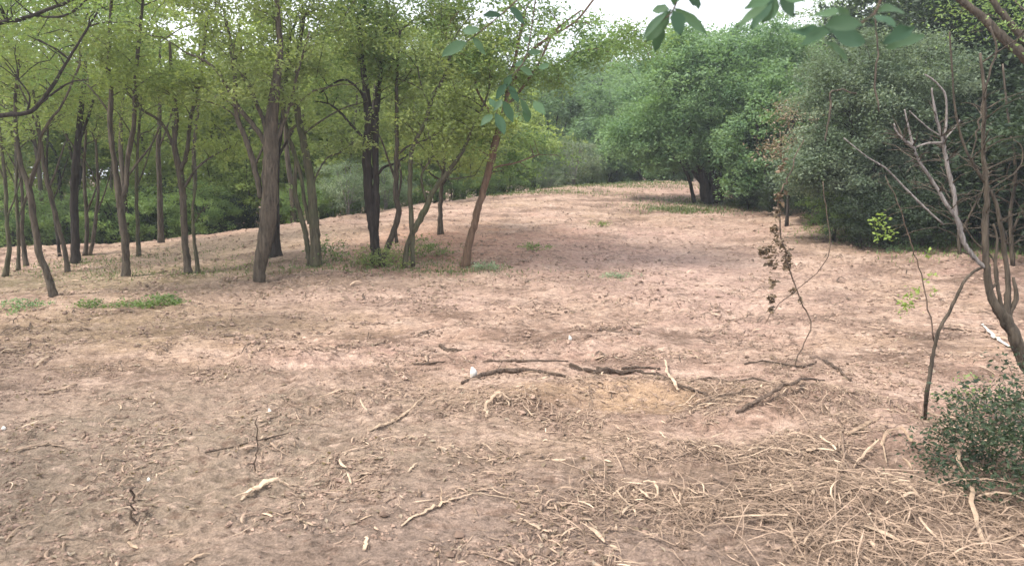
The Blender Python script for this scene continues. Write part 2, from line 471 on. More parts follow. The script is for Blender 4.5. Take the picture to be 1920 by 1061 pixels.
G1 = None
traced_tree('slender_tree', 'slender leaning tree with a forked trunk curving left, nearest on the far left', 'tree', 102, 557,
    [[(102, 557, 14), (88, 512, 12), (73, 470, 12), (64, 415, 12), (56, 362, 11), (51, 342, 10), (40, 310, 8), (33, 265, 7), (28, 200, 6), (35, 120, 5)],
     [(53, 350, 8), (61, 328, 7), (73, 294, 7), (76, 257, 6), (95, 225, 5), (120, 190, 4), (150, 120, 4)],
     [(75, 262, 5), (66, 228, 4), (50, 190, 3), (30, 150, 3)]],
    M['leaf_olive'], M['bark'], [(60, 80, 1.1, .9, .5, 90), (110, 30, 1.2, 1.0, 1.2, 70), (20, 180, .7, .5, 0, 26)])
traced_tree('forked_tree', 'straight tree forking into two dark stems at mid height, grass at its foot', 'tree', 237, 521,
    [[(237, 521, 15), (236, 485, 14), (234, 453, 14), (229, 410, 13), (224, 369, 13), (217, 325, 10), (210, 270, 9), (207, 237, 9), (208, 170, 8), (203, 129, 7), (205, 60, 6), (212, -30, 5)],
     [(227, 372, 9), (237, 352, 9), (238, 311, 8), (244, 270, 9), (251, 237, 8), (254, 146, 7), (262, 60, 6), (270, -20, 4)],
     [(240, 330, 4), (262, 300, 4), (285, 270, 3), (300, 235, 3)], [(209, 220, 4), (190, 190, 3), (165, 160, 3)]],
    M['leaf_yellow'], M['bark'], [(230, 60, 1.1, 1.0, .5, 90), (180, 100, .9, .7, .1, 40), (265, 150, .7, .6, 0, 28)])
traced_tree('spreading_tree', 'slim tree opening into a fan of three limbs, thin sapling at its side', 'tree', 353, 514,
    [[(353, 514, 14), (350, 475, 12), (346, 437, 12), (344, 395, 12), (343, 362, 12), (336, 318, 12), (327, 274, 9), (331, 240, 8), (330, 204, 7), (322, 150, 6), (318, 80, 4)],
     [(328, 278, 7), (318, 258, 6), (305, 234, 6), (290, 220, 5), (268, 207, 5), (240, 175, 4)],
     [(338, 322, 8), (349, 290, 8), (353, 265, 7), (358, 220, 7), (370, 176, 8), (376, 136, 8), (385, 70, 6), (390, 0, 5)],
     [(346, 352, 5), (353, 339, 5), (373, 312, 4), (407, 288, 3), (440, 275, 2)]],
    M['leaf_yellow'], M['bark'], [(350, 130, 1.0, .6, .0, 60), (300, 150, .8, .5, .1, 40), (380, 30, 1.2, 1.0, 1.4, 60), (400, 250, .5, .35, 0, 16)])
traced_tree('sapling', 'thin bare sapling standing against the slim fan-limbed tree', 'sapling', 371, 514,
    [[(371, 514, 8), (368, 480, 7), (363, 440, 6), (361, 392, 5), (366, 350, 4), (360, 310, 3)], [(363, 420, 3), (375, 400, 2), (390, 385, 2)]],
    M['leaf_green'], M['bark_moss'], [(363, 370, .25, .4, 0, 12)], per=14, spread=.1, lsize=.035, flare=1.3)
traced_tree('thick_trunked_tree', 'thickest trunk of the stand, pale bark, leaning limbs spreading left', 'tree', 486, 528,
    [[(484, 528, 24), (489, 495, 26), (497, 445, 32), (503, 400, 33), (506, 368, 32), (507, 304, 31), (508, 240, 28), (512, 203, 24), (518, 150, 18), (525, 90, 13), (520, 10, 10), (515, -80, 7)],
     [(500, 275, 12), (490, 255, 11), (474, 234, 10), (444, 197, 9), (413, 142, 7), (385, 115, 5), (350, 100, 4)],
     [(502, 262, 10), (495, 230, 9), (485, 203, 8), (470, 170, 8), (457, 146, 7), (440, 100, 5), (425, 40, 4)],
     [(490, 372, 12), (484, 345, 11), (475, 304, 12), (464, 272, 11), (454, 246, 10), (446, 225, 10), (441, 190, 9), (441, 149, 8), (432, 90, 6), (420, 20, 5)],
     [(476, 315, 6), (487, 290, 5), (495, 272, 4)],
     [(516, 270, 8), (530, 235, 7), (545, 190, 6), (560, 130, 5), (580, 60, 4)]],
    M['leaf_olive'], M['bark'], [(450, 70, 1.3, .9, .3, 90), (540, 90, 1.2, .8, .2, 80), (500, 20, 1.7, 1.2, 1.5, 110), (470, 160, .8, .4, 0, 30)], flare=1.1, tint=.6)
traced_tree('rear_stem_tree', 'dark trunk with flared roots directly behind the thickest trunk', 'tree', 516, 481,
    [[(516, 481, 20), (517, 440, 15), (518, 400, 12), (518, 350, 10), (521, 288, 9), (530, 220, 8), (536, 150, 7), (545, 60, 5)],
     [(519, 300, 5), (535, 270, 5), (550, 245, 4)]],
    M['leaf_green'], M['bark_dark'], [(550, 60, 1.2, .9, .7, 70)], flare=1.6)
traced_tree('twin_stem_tree', 'mossy twin-stemmed tree just right of the thickest trunk, thin stem crossing', 'tree', 592, 498,
    [[(592, 498, 20), (591, 455, 19), (589, 416, 18), (583, 346, 16), (573, 288, 14), (563, 240, 13), (557, 200, 12), (554, 170, 10), (558, 110, 8), (570, 30, 6)],
     [(581, 498, 12), (577, 468, 10), (573, 439, 10), (562, 398, 9), (553, 360, 8), (554, 295, 7), (541, 255, 6), (532, 215, 6), (520, 160, 4)],
     [(580, 420, 8), (572, 380, 7), (562, 320, 7), (548, 280, 6), (541, 250, 6), (556, 235, 5), (570, 215, 4)],
     [(566, 255, 5), (590, 235, 4), (640, 205, 3), (690, 190, 2)],
     [(584, 350, 4), (610, 300, 3), (640, 285, 3), (668, 262, 2)]],
    M['leaf_olive'], M['bark_moss'], [(575, 100, 1.2, .6, .3, 80), (590, 20, 1.4, 1.1, 1.4, 80), (640, 240, .6, .35, 0, 18)], tint=.6)
traced_tree('dark_paired_tree', 'dark tree with two parallel trunks rising close together from one foot', 'tree', 706, 493,
    [[(706, 493, 20), (703, 455, 17), (700, 432, 17), (695, 400, 18), (692, 368, 18), (688, 304, 17), (690, 256, 16), (692, 237, 17), (688, 183, 14), (680, 120, 10), (672, 40, 8)],
     [(704, 440, 12), (706, 400, 12), (705, 350, 12), (704, 305, 12), (705, 237, 12), (707, 190, 11), (715, 120, 9), (725, 30, 6)],
     [(690, 275, 7), (683, 261, 6), (658, 234, 5), (637, 210, 4), (615, 195, 3), (590, 190, 2)],
     [(706, 330, 6), (720, 314, 5), (740, 307, 4), (765, 290, 3)],
     [(692, 200, 6), (670, 165, 5), (640, 150, 4), (600, 175, 3)]],
    M['leaf_green'], M['bark_dark'], [(700, 90, 1.2, .7, .3, 95), (640, 130, .7, .4, 0, 24), (710, 0, 1.5, 1.1, 1.3, 80), (750, 130, .7, .5, 0, 30)])
traced_tree('crooked_tree', 'thin crooked reddish tree rising from weeds beside the dark paired trunks', 'tree', 719, 496,
    [[(717, 498, 12), (727, 462, 11), (736, 439, 11), (748, 400, 11), (742, 368, 10), (743, 320, 9), (744, 256, 8), (744, 200, 7), (744, 150, 6), (750, 60, 5)],
     [(742, 385, 5), (752, 340, 4), (748, 300, 4)], [(744, 345, 5), (728, 300, 4), (716, 265, 3), (702, 240, 2)],
     [(744, 455, 7), (741, 425, 6), (746, 396, 6)], [(745, 290, 5), (765, 275, 4), (800, 262, 3), (830, 245, 2)]],
    M['leaf_olive'], M['bark'], [(755, 90, 1.0, .7, .3, 70), (740, 0, 1.0, .8, 1.2, 40), (800, 200, .6, .5, 0, 28)], tint=.45)
traced_tree('arching_tree', 'mossy-based tree whose limbs arch away to the right over the mound', 'tree', 757, 504,
    [[(757, 504, 10), (765, 458, 9), (781, 423, 11), (797, 394, 12), (812, 360, 9), (842, 320, 8), (865, 288, 7), (884, 246, 6), (910, 190, 4), (925, 130, 3)],
     [(775, 500, 8), (773, 439, 9), (769, 368, 9), (770, 300, 9), (778, 268, 8), (797, 231, 8), (806, 200, 7), (814, 176, 7), (834, 142, 6), (850, 80, 4)],
     [(800, 380, 5), (790, 330, 4), (812, 290, 4), (800, 240, 3)], [(830, 335, 4), (855, 335, 3), (890, 330, 2)], [(808, 205, 4), (790, 160, 3), (780, 110, 3)]],
    M['leaf_yellow'], M['bark_moss'], [(850, 130, 1.0, .6, .2, 70), (830, 250, .9, .45, 0, 50), (900, 200, .7, .5, 0, 40), (850, 20, 1.3, .9, 1.2, 60)], per=90)
traced_tree('upright_tree', 'small upright tree standing alone on the mound behind the arching one', 'tree', 826, 439,
    [[(826, 439, 11), (826, 410, 9), (826, 384, 8), (829, 340, 7), (833, 304, 6), (831, 250, 5), (835, 190, 4)],
     [(828, 350, 4), (850, 320, 3), (880, 305, 2)], [(830, 320, 4), (812, 290, 3)]],
    M['leaf_yellow'], M['bark'], [(835, 260, 1.0, .6, 0, 60), (840, 170, 1.1, .7, 0, 60), (890, 300, .5, .4, 0, 20)])
traced_tree('leaning_brown_tree', 'bare brown trunk leaning right, the rightmost of the stand, alone on red soil', 'tree', 871, 500,
    [[(871, 500, 16), (880, 455, 14), (890, 419, 14), (899, 382, 13), (910, 346, 13), (918, 312, 13), (927, 276, 14), (934, 245, 12), (945, 205, 9), (955, 160, 7), (970, 90, 6), (985, 20, 5)],
     [(915, 322, 4), (935, 312, 4), (965, 306, 3), (1010, 290, 2)], [(936, 240, 6), (915, 205, 5), (895, 170, 4), (880, 110, 4)],
     [(946, 205, 6), (975, 170, 5), (1010, 120, 4), (1040, 60, 4), (1090, 20, 3)],
     [(952, 180, 6), (985, 110, 6), (1030, 70, 5), (1080, 40, 4), (1120, -10, 4)]],
    M['leaf_green'], M['bark_warm'], [(900, 80, .9, .6, .2, 50), (1000, 70, 1.1, .6, .1, 90), (1080, 60, .9, .5, .05, 80), (1160, 60, .7, .4, 0, 44), (1010, 150, .5, .35, 0, 26), (950, 0, 1.3, .8, 1.2, 60), (965, 290, .7, .35, 0, 22), (930, 150, .6, .4, 0, 24)], tint=.5)

# thin trees further back on the left
BACKL = [
    (8, 518, 9, [(8, 518, 9), (17, 467, 8), (12, 410, 7), (10, 340, 6), (0, 250, 5)], 'bark_moss', 'thin trunk standing at the extreme left edge of the wood'),
    (34, 508, 7, [(34, 508, 7), (35, 460, 6), (33, 410, 6), (30, 350, 5), (35, 280, 4)], 'bark_moss', 'short pale mossy stem between two others near the left edge'),
    (47, 499, 8, [(49, 499, 9), (44, 465, 8), (41, 430, 7), (43, 390, 6), (40, 340, 5), (28, 260, 4)], 'bark', 'pale crooked stem with flaking bark near the left edge'),
    (127, 511, 8, [(128, 511, 9), (122, 470, 8), (114, 440, 8), (103, 400, 8), (92, 352, 8), (82, 308, 7), (75, 250, 5), (62, 170, 4)], 'bark', 'curved grey tree leaning left behind the slender leaning one'),
    (142, 493, 15, [(142, 493, 16), (141, 450, 15), (139, 386, 14), (141, 330, 14), (146, 270, 12), (152, 200, 9), (160, 120, 7), (160, 30, 5)], 'bark_dark', 'dark straight tree, stoutest among the shaded left trees'),
    (159, 478, 7, [(159, 478, 7), (163, 440, 7), (162, 400, 7), (158, 318, 5), (162, 240, 4)], 'bark', 'left one of two thin pale stems behind the dark straight tree'),
    (168, 478, 7, [(168, 478, 6), (176, 440, 7), (180, 403, 6), (184, 350, 5), (180, 270, 4)], 'bark', 'right one of two thin pale stems behind the dark straight tree'),
    (260, 481, 7, [(260, 481, 8), (258, 430, 7), (256, 352, 6), (258, 280, 5), (265, 180, 4)], 'bark_moss', 'thin mossy tree right of the forked tree'),
    (302, 456, 11, [(302, 456, 11), (301, 400, 10), (299, 352, 9), (297, 280, 8), (300, 180, 6), (300, 80, 4)], 'bark', 'pale upright tree at the far edge of the clearing, left side'),
    (115, 486, 6, [(113, 486, 6), (107, 440, 5), (98, 380, 5), (88, 320, 4), (90, 240, 3)], 'bark_dark', 'dark wisp of a tree between curved grey tree and dark straight tree'),
]
for i, (bx, by, w, st, bm, lab) in enumerate(BACKL):
    tx, ty = st[-1][0], st[-1][1]
    top = min(ty, 200)
    sts = [st]
    m = st[len(st) // 2]
    sts.append([(m[0], m[1], m[2] * .55), (m[0] + 14, m[1] - 35, m[2] * .45), (m[0] + 30, m[1] - 85, m[2] * .35)])
    sts.append([(st[-2][0], st[-2][1], m[2] * .5), (st[-2][0] - 16, st[-2][1] - 35, m[2] * .4), (st[-2][0] - 38, st[-2][1] - 70, m[2] * .3)])
    traced_tree('woodland_tree', lab, 'tree', bx, by, sts, M[['leaf_olive', 'leaf_green', 'leaf_yellow'][i % 3]], M[bm],
                [(tx, top, 1.0, .7, .2, 46), (tx + 10, top - 60, 1.1, .8, 1.0, 36)], per=100, spread=.18, lsize=.05, tint=.45)

# ------------------------------------------------------------------ generic trees and bushes (copies)
def proto_plant(h, crown_z, rx, rz, clumps, per, lsize, spread, leafm, barkm, stems=1, trunk_r=0.07, low=0.15, lean=0.1, bare=0.0, aspect=.45):
    """returns (trunk mesh, crown mesh) centred on its foot"""
    nodes = []; tb = MB()
    for s in range(stems):
        a = RNG.uniform(0, 2 * PI); l = lean * (1 if stems == 1 else 2.0)
        P = [[0.05 * math.cos(a) * (stems > 1), 0.05 * math.sin(a) * (stems > 1), -0.35, trunk_r * 1.35]]
        K = 7
        for k in range(1, K + 1):
            t = k / K
            P.append([math.cos(a) * l * h * t ** 1.3 + RNG.normal(0, .03 * h * .3), math.sin(a) * l * h * t ** 1.3 + RNG.normal(0, .03 * h * .3), h * 0.86 * t, trunk_r * (1 - t) ** .8 + .006])
        S = spline(P, 3)
        tb.tube(S[:, :3], S[:, 3], 8, .5, rough=.07); nodes += [tuple(r) for r in S[3:]]
    q = RNG.normal(0, 1, (clumps, 3)); q /= np.linalg.norm(q, axis=1)[:, None]
    q *= RNG.uniform(0.1, 1, (clumps, 1)) ** 0.42
    lum = 1 + 0.45 * noise(q[:, :1] * 1.7 + h * 3.1, q[:, 2:] * 1.7 + rx * 5) + 0.4 * noise(q[:, 1:2] * 3.3 + 3, q[:, 2:] * 2.7)
    tg = q * lum * np.array([rx, rx, rz]) + np.array([0, 0, crown_z])
    tg = tg[tg[:, 2] > low]
    attach_branches(tb, nodes, list(tg), tint=.45)
    keep = tg[RNG.uniform(0, 1, len(tg)) >= bare]
    V, Q, T = crown_leaves(keep, per, spread, lsize, aspect)
    return tb.build('trunk', barkm, smooth=True, data_only=True), raw_mesh('crown', V, [Q], leafm, T)

PR = {}
PR['canopyA'] = proto_plant(7.0, 4.9, 2.1, 2.2, 170, 62, .13, .17, M['leaf_yellow'], M['bark'], 1, .09)
PR['canopyB'] = proto_plant(7.5, 5.0, 2.3, 2.4, 180, 62, .13, .18, M['leaf_green'], M['bark_dark'], 2, .08, lean=.07)
PR['canopyC'] = proto_plant(6.5, 4.2, 2.0, 2.2, 170, 60, .12, .17, M['leaf_olive'], M['bark'], 2, .07, lean=.09)
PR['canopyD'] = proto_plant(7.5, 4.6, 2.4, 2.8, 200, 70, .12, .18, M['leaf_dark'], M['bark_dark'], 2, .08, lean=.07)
PR['pole'] = proto_plant(5.6, 4.2, 1.1, 1.4, 60, 50, .11, .15, M['leaf_yellow'], M['bark'], 1, .055, lean=.08)
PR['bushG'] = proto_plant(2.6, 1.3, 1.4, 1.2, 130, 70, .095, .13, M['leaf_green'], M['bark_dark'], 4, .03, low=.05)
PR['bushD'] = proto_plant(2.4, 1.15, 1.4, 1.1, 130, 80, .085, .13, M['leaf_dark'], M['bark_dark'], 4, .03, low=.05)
PR['bushY'] = proto_plant(3.4, 2.0, 1.6, 1.5, 150, 62, .11, .14, M['leaf_yellow'], M['bark_moss'], 4, .035, low=.1)
PR['bushP'] = proto_plant(2.0, 0.95, 1.1, .85, 130, 90, .06, .11, M['leaf_grey'], M['bark_pale'], 5, .025, low=.05)
PR['bushB'] = proto_plant(4.4, 2.4, 2.2, 2.1, 210, 85, .12, .16, M['leaf_blue'], M['bark_dark'], 4, .05, low=.1)

def plant(kind, x, y, s, rz, name, label, cat, group=None, dz=0.0, sz=1.0):
    z = float(base_h(x, y))
    r = thing(name, label, cat, (x, y, z + dz), group); r.rotation_euler = (0, 0, rz); r.scale = (s, s, s * sz)
    tr, cr = PR[kind]
    nobj('trunk', tr, r); nobj('crown', cr, r)
    return r

def plant_px(kind, px, Y, s, *a, **k):
    x = (px - 960) / F * (Y * cp + 0.25); return plant(kind, x, Y, s, RNG.uniform(0, 6.28), *a, **k)

def wood_gap(px, lo, hi): return lo <= px <= hi

# wood behind the stand, left half: dark undergrowth in front, tall canopy behind
gl = 'trees crowding the wood behind the left stand'
ll = 'tree with a leafy crown crowded into the wood behind the left stand'
for i in range(16):
    px = -260 + (i * 997 % 1150) * 1.0 + RNG.uniform(-20, 20); Y = 18.5 + (i * 7 % 17) * 1.0
    if 285 < px < 400 and Y < 30: px -= 110
    if 420 < px < 740:
        if Y < 27: continue
        Y += 6
    kind = ['canopyA', 'canopyB', 'canopyC', 'canopyA'][i % 4]
    s = RNG.uniform(.65, .98)
    plant_px(kind, px, Y, s, 'canopy_tree', ll, 'tree', gl)
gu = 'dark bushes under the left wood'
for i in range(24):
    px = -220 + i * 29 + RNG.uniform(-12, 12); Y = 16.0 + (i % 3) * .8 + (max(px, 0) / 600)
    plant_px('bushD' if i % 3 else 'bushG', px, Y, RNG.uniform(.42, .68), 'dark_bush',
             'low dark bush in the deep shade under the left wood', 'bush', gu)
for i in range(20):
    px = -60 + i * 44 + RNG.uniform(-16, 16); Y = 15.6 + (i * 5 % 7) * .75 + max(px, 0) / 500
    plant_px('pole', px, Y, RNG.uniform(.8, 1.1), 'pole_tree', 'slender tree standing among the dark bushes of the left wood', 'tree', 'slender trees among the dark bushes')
gy = 'sunlit yellow-green bushes behind the mound'
for i, (px, Y, s) in enumerate([(560, 18.6, .8), (620, 19.2, .95), (672, 19.6, .9), (470, 18.4, .75), (395, 18.6, .8), (300, 18.5, .75), (730, 19.8, .7), (430, 20, 1.2), (520, 21.5, 1.3), (600, 21, 1.3), (655, 22.5, 1.5), (620, 25, 1.9), (540, 23, 1.6), (740, 21, 1.0), (790, 24, 1.3), (860, 22.5, 1.1), (560, 26, 1.7), (690, 27, 1.7), (470, 25, 1.5), (930, 25, 1.2), (820, 28, 1.6), (360, 23, 1.4), (250, 22, 1.3), (120, 21, 1.3), (20, 22, 1.4)]):
    plant_px('bushY', px, Y, s, 'yellow_green_bush', 'sunlit yellow-green bush beyond the mound behind the stand', 'bush', gy)
for px, Y, s, lab in [(655, 16.7, .66, 'pale grey-green round shrub at the mound edge left of the dark paired tree'),
                      (725, 17.5, .62, 'pale shrub half hidden behind the dark paired tree and crooked tree'),
                      (1075, 24.3, .85, 'pale silvery shrub on the crest in the centre'),
                      (1030, 23.6, .45, 'small pale shrub low on the crest, left of the silvery one')]:
    plant_px('bushP', px, Y, s, 'pale_shrub', lab, 'shrub')
for px, Y, s in [(620, 17.3, .5), (690, 18.2, .45), (770, 19.3, .5), (850, 20.5, .5), (900, 21.5, .55), (950, 22.5, .6), (1000, 24.5, .6), (560, 17.0, .45), (1060, 27, .6), (1105, 28, .55), (1150, 28.5, .6), (1195, 29, .6), (1240, 29.5, .65), (1285, 30, .65), (1330, 31, .8), (1130, 30, .7), (1215, 31, .8), (1380, 29, .8), (1270, 32, .9)]:
    plant_px('bushG', px, Y, s, 'edge_bush', 'small green bush just beyond the crest edge of the bare slope', 'bush', 'small green bushes behind the crest edge')
# trees standing just left of the clearing, outside the frame, whose crowns reach in and shade the soil
for k, (x, y, s_) in enumerate([(-6.6, 1.0, .85), (-7.8, 3.4, .9), (-5.2, -1.6, .85)]):
    plant(['canopyA', 'canopyC', 'canopyB'][k % 3], x, y, s_, k * 1.7, 'side_tree', 'tall tree at the left rim of the clearing whose crown reaches over the left foreground', 'tree', 'trees along the left rim')
# centre: hazy green mass beyond the crest
for i, (px, Y, s) in enumerate([(960, 28, 1.0), (1030, 30, 1.15), (1100, 29, .95), (1160, 30, 1.0), (1220, 31, 1.1), (1290, 33, 1.3), (1000, 36, 1.6), (1080, 37, 1.5), (1180, 38, 1.4), (900, 32, 1.5), (1260, 28.5, .7), (1140, 28, .6), (1360, 33, 1.4), (1440, 32, 1.5), (940, 25, .7), (1060, 26.5, .6), (1200, 27.5, .55), (1310, 29, .8), (1400, 27, .9), (1120, 45, 1.9), (1250, 46, 1.9)]):
    plant_px('bushB' if i % 3 else 'bushY', px, Y, s, 'crest_bush', 'rounded green bush beyond the crest between the leaning tree and the big bush-tree',
             'bush', 'bushes beyond the crest')
for i, (px, Y, s) in enumerate([(870, 31, 1.1), (940, 33, 1.0), (1000, 40, .95), (1050, 46, .95), (1110, 50, .9), (1560, 32, 1.1), (1650, 30, 1.1), (1480, 34, 1.0), (830, 27, 1.0), (780, 30, 1.1), (1190, 52, .85), (1260, 50, 1.0), (1400, 40, 1.1), (1330, 46, 1.1)]):
    plant_px(['canopyC', 'canopyB'][i % 2], px, Y, s, 'distant_tree', 'taller tree standing far back beyond the crest', 'tree', 'tall trees far beyond the crest')

# the big multi-stemmed bush tree
Yb = ground(1330, 382)[1]
traced_tree('multi_stemmed_tree', 'big rounded blue-green tree with a cluster of dark stems, on the right of the crest', 'tree', 1330, 382,
    [[(1326, 382, 22), (1322, 350, 20), (1315, 320, 16), (1305, 285, 12), (1290, 240, 9), (1275, 180, 6)],
     [(1344, 382, 16), (1346, 350, 15), (1350, 310, 12), (1365, 260, 9), (1380, 200, 6)],
     [(1302, 386, 8), (1298, 360, 7), (1288, 325, 6), (1270, 300, 5), (1235, 285, 4), (1205, 275, 3)],
     [(1352, 378, 7), (1360, 350, 6), (1372, 315, 5), (1400, 280, 4), (1430, 260, 3)],
     [(1318, 345, 9), (1290, 310, 7), (1260, 290, 5), (1225, 270, 3)], [(1335, 370, 12), (1334, 320, 10), (1330, 260, 8), (1335, 180, 6)]],
    M['leaf_blue'], M['bark_dark'],
    [(1330, 180, 1.9, 1.5, .1, 210), (1230, 230, 1.2, .95, 0, 90), (1190, 265, .8, .5, 0, 40), (1440, 200, 1.5, 1.3, 0, 120), (1400, 110, 1.3, 1.0, 0, 70), (1290, 120, 1.1, .8, 0, 50), (1480, 280, .9, .8, 0, 70), (1380, 280, 1.0, .6, 0, 60), (1250, 110, 1.2, .8, 0, 50), (1330, 70, 1.2, .7, 0, 50), (1480, 130, 1.3, 1.0, 0, 70), (1440, 320, .6, .4, 0, 30), (1260, 300, .9, .3, 0, 30), (1420, 340, .9, .4, 0, 50), (1470, 350, .6, .3, 0, 30)],
    per=115, spread=.16, lsize=.085, tint=.45, crown_keep=1)

# right side: grey-green bush, dead bush, dark thicket
traced_tree('grey_green_bush', 'large pale grey-green bush right of the big blue-green tree', 'bush', 1610, 385,
    [[(1610, 385, 12), (1605, 340, 10), (1600, 280, 8), (1595, 220, 6)], [(1620, 385, 9), (1640, 320, 8), (1670, 250, 6), (1690, 190, 4)], [(1600, 385, 8), (1570, 330, 6), (1545, 290, 4)]],
    M['leaf_grey'], M['bark_dark'], [(1600, 220, 1.0, .75, 0, 120), (1680, 170, .9, .8, 0, 90), (1550, 285, .55, .45, 0, 50), (1610, 130, .9, .5, 0, 60), (1750, 130, .8, .7, 0, 70), (1540, 310, .5, .35, 0, 50), (1620, 320, .8, .4, 0, 60), (1560, 350, .5, .22, 0, 30), (1680, 340, .6, .3, 0, 40), (1500, 330, .4, .3, 0, 24), (1700, 270, .6, .5, 0, 50), (1560, 170, .6, .5, 0, 40)],
    per=130, spread=.12, lsize=.052, Y=12.5, crown_keep=1)
traced_tree('dead_leafed_bush', 'withered brownish bush between the big blue-green tree and the pale grey-green bush', 'bush', 1478, 368,
    [[(1478, 368, 6), (1480, 320, 5), (1484, 270, 4), (1488, 225, 3)], [(1480, 340, 4), (1470, 300, 3), (1462, 255, 2)], [(1480, 345, 4), (1498, 290, 3), (1508, 250, 2)]],
    M['leaf_dry'], M['bark_dark'], [(1495, 215, .42, .40, 0, 40), (1480, 290, .45, .4, 0, 30), (1505, 255, .3, .3, 0, 16)], per=50, spread=.13, lsize=.055, Y=14.3, crown_keep=.6)
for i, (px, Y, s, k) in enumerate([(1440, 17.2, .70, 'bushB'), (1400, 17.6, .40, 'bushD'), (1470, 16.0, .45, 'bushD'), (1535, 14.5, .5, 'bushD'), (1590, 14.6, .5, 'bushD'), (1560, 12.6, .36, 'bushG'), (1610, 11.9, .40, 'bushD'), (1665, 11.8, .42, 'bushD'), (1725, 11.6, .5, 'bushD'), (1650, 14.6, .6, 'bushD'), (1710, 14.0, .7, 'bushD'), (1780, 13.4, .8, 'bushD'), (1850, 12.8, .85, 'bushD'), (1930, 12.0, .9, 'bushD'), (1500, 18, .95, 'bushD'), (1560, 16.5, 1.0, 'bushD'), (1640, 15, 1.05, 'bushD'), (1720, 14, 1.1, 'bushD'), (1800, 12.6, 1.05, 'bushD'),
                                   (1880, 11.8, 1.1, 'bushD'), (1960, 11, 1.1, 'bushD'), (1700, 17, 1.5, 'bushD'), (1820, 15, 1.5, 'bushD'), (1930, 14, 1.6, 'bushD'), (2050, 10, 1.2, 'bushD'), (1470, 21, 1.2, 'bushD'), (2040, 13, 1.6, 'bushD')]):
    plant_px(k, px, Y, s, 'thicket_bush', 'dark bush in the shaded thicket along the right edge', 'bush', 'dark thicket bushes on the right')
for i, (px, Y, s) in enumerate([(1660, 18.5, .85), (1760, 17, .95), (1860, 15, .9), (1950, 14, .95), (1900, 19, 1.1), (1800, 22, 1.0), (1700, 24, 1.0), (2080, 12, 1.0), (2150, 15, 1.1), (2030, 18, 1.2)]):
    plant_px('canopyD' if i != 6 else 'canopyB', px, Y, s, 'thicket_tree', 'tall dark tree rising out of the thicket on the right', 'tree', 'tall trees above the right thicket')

# bare tangled shrubs in front of the thicket
def bare_shrub(px, py, spec, label, barkm, cnt, rx, rz, Y=None):
    g = ground(px, py) if Y is None else None
    Yv = g[1] if Y is None else Y
    return traced_tree('bare_shrub', label, 'shrub', px, py, spec, M['leaf_dark'], barkm,
                       [(px, py - spec[0][0][1] * 0 - 130, rx, rz, 0, cnt)], per=0, Y=Yv, flare=1.1, tint=.6)
bare_shrub(1740, 452, [[(1740, 452, 8), (1745, 380, 6), (1730, 320, 5), (1750, 240, 4)], [(1742, 420, 5), (1770, 350, 4), (1790, 290, 3)]],
           'leafless shrub between the sparse shrub and the grey twig tangle', M['bark_pale'], 70, 1.0, .9)
bare_shrub(1800, 478, [[(1800, 478, 7), (1795, 400, 6), (1780, 340, 5), (1770, 280, 4), (1775, 200, 3)], [(1800, 440, 5), (1830, 380, 4), (1860, 320, 3)]],
           'tangle of bare grey twigs in front of the dark thicket', M['bark'], 170, .9, .85)
bare_shrub(1690, 432, [[(1690, 432, 6), (1690, 380, 5), (1660, 340, 4), (1640, 300, 3)], [(1700, 410, 5), (1720, 360, 4), (1730, 300, 3)]],
           'sparse bare shrub left of the grey twig tangle', M['bark'], 90, .8, .7)
bare_shrub(1900, 500, [[(1900, 500, 8), (1895, 400, 7), (1905, 320, 5), (1890, 220, 4), (1880, 120, 3)], [(1900, 430, 5), (1925, 370, 4), (1950, 300, 3)]],
           'bare twiggy shrub at the right edge behind the near tree', M['bark'], 150, .9, 1.0)

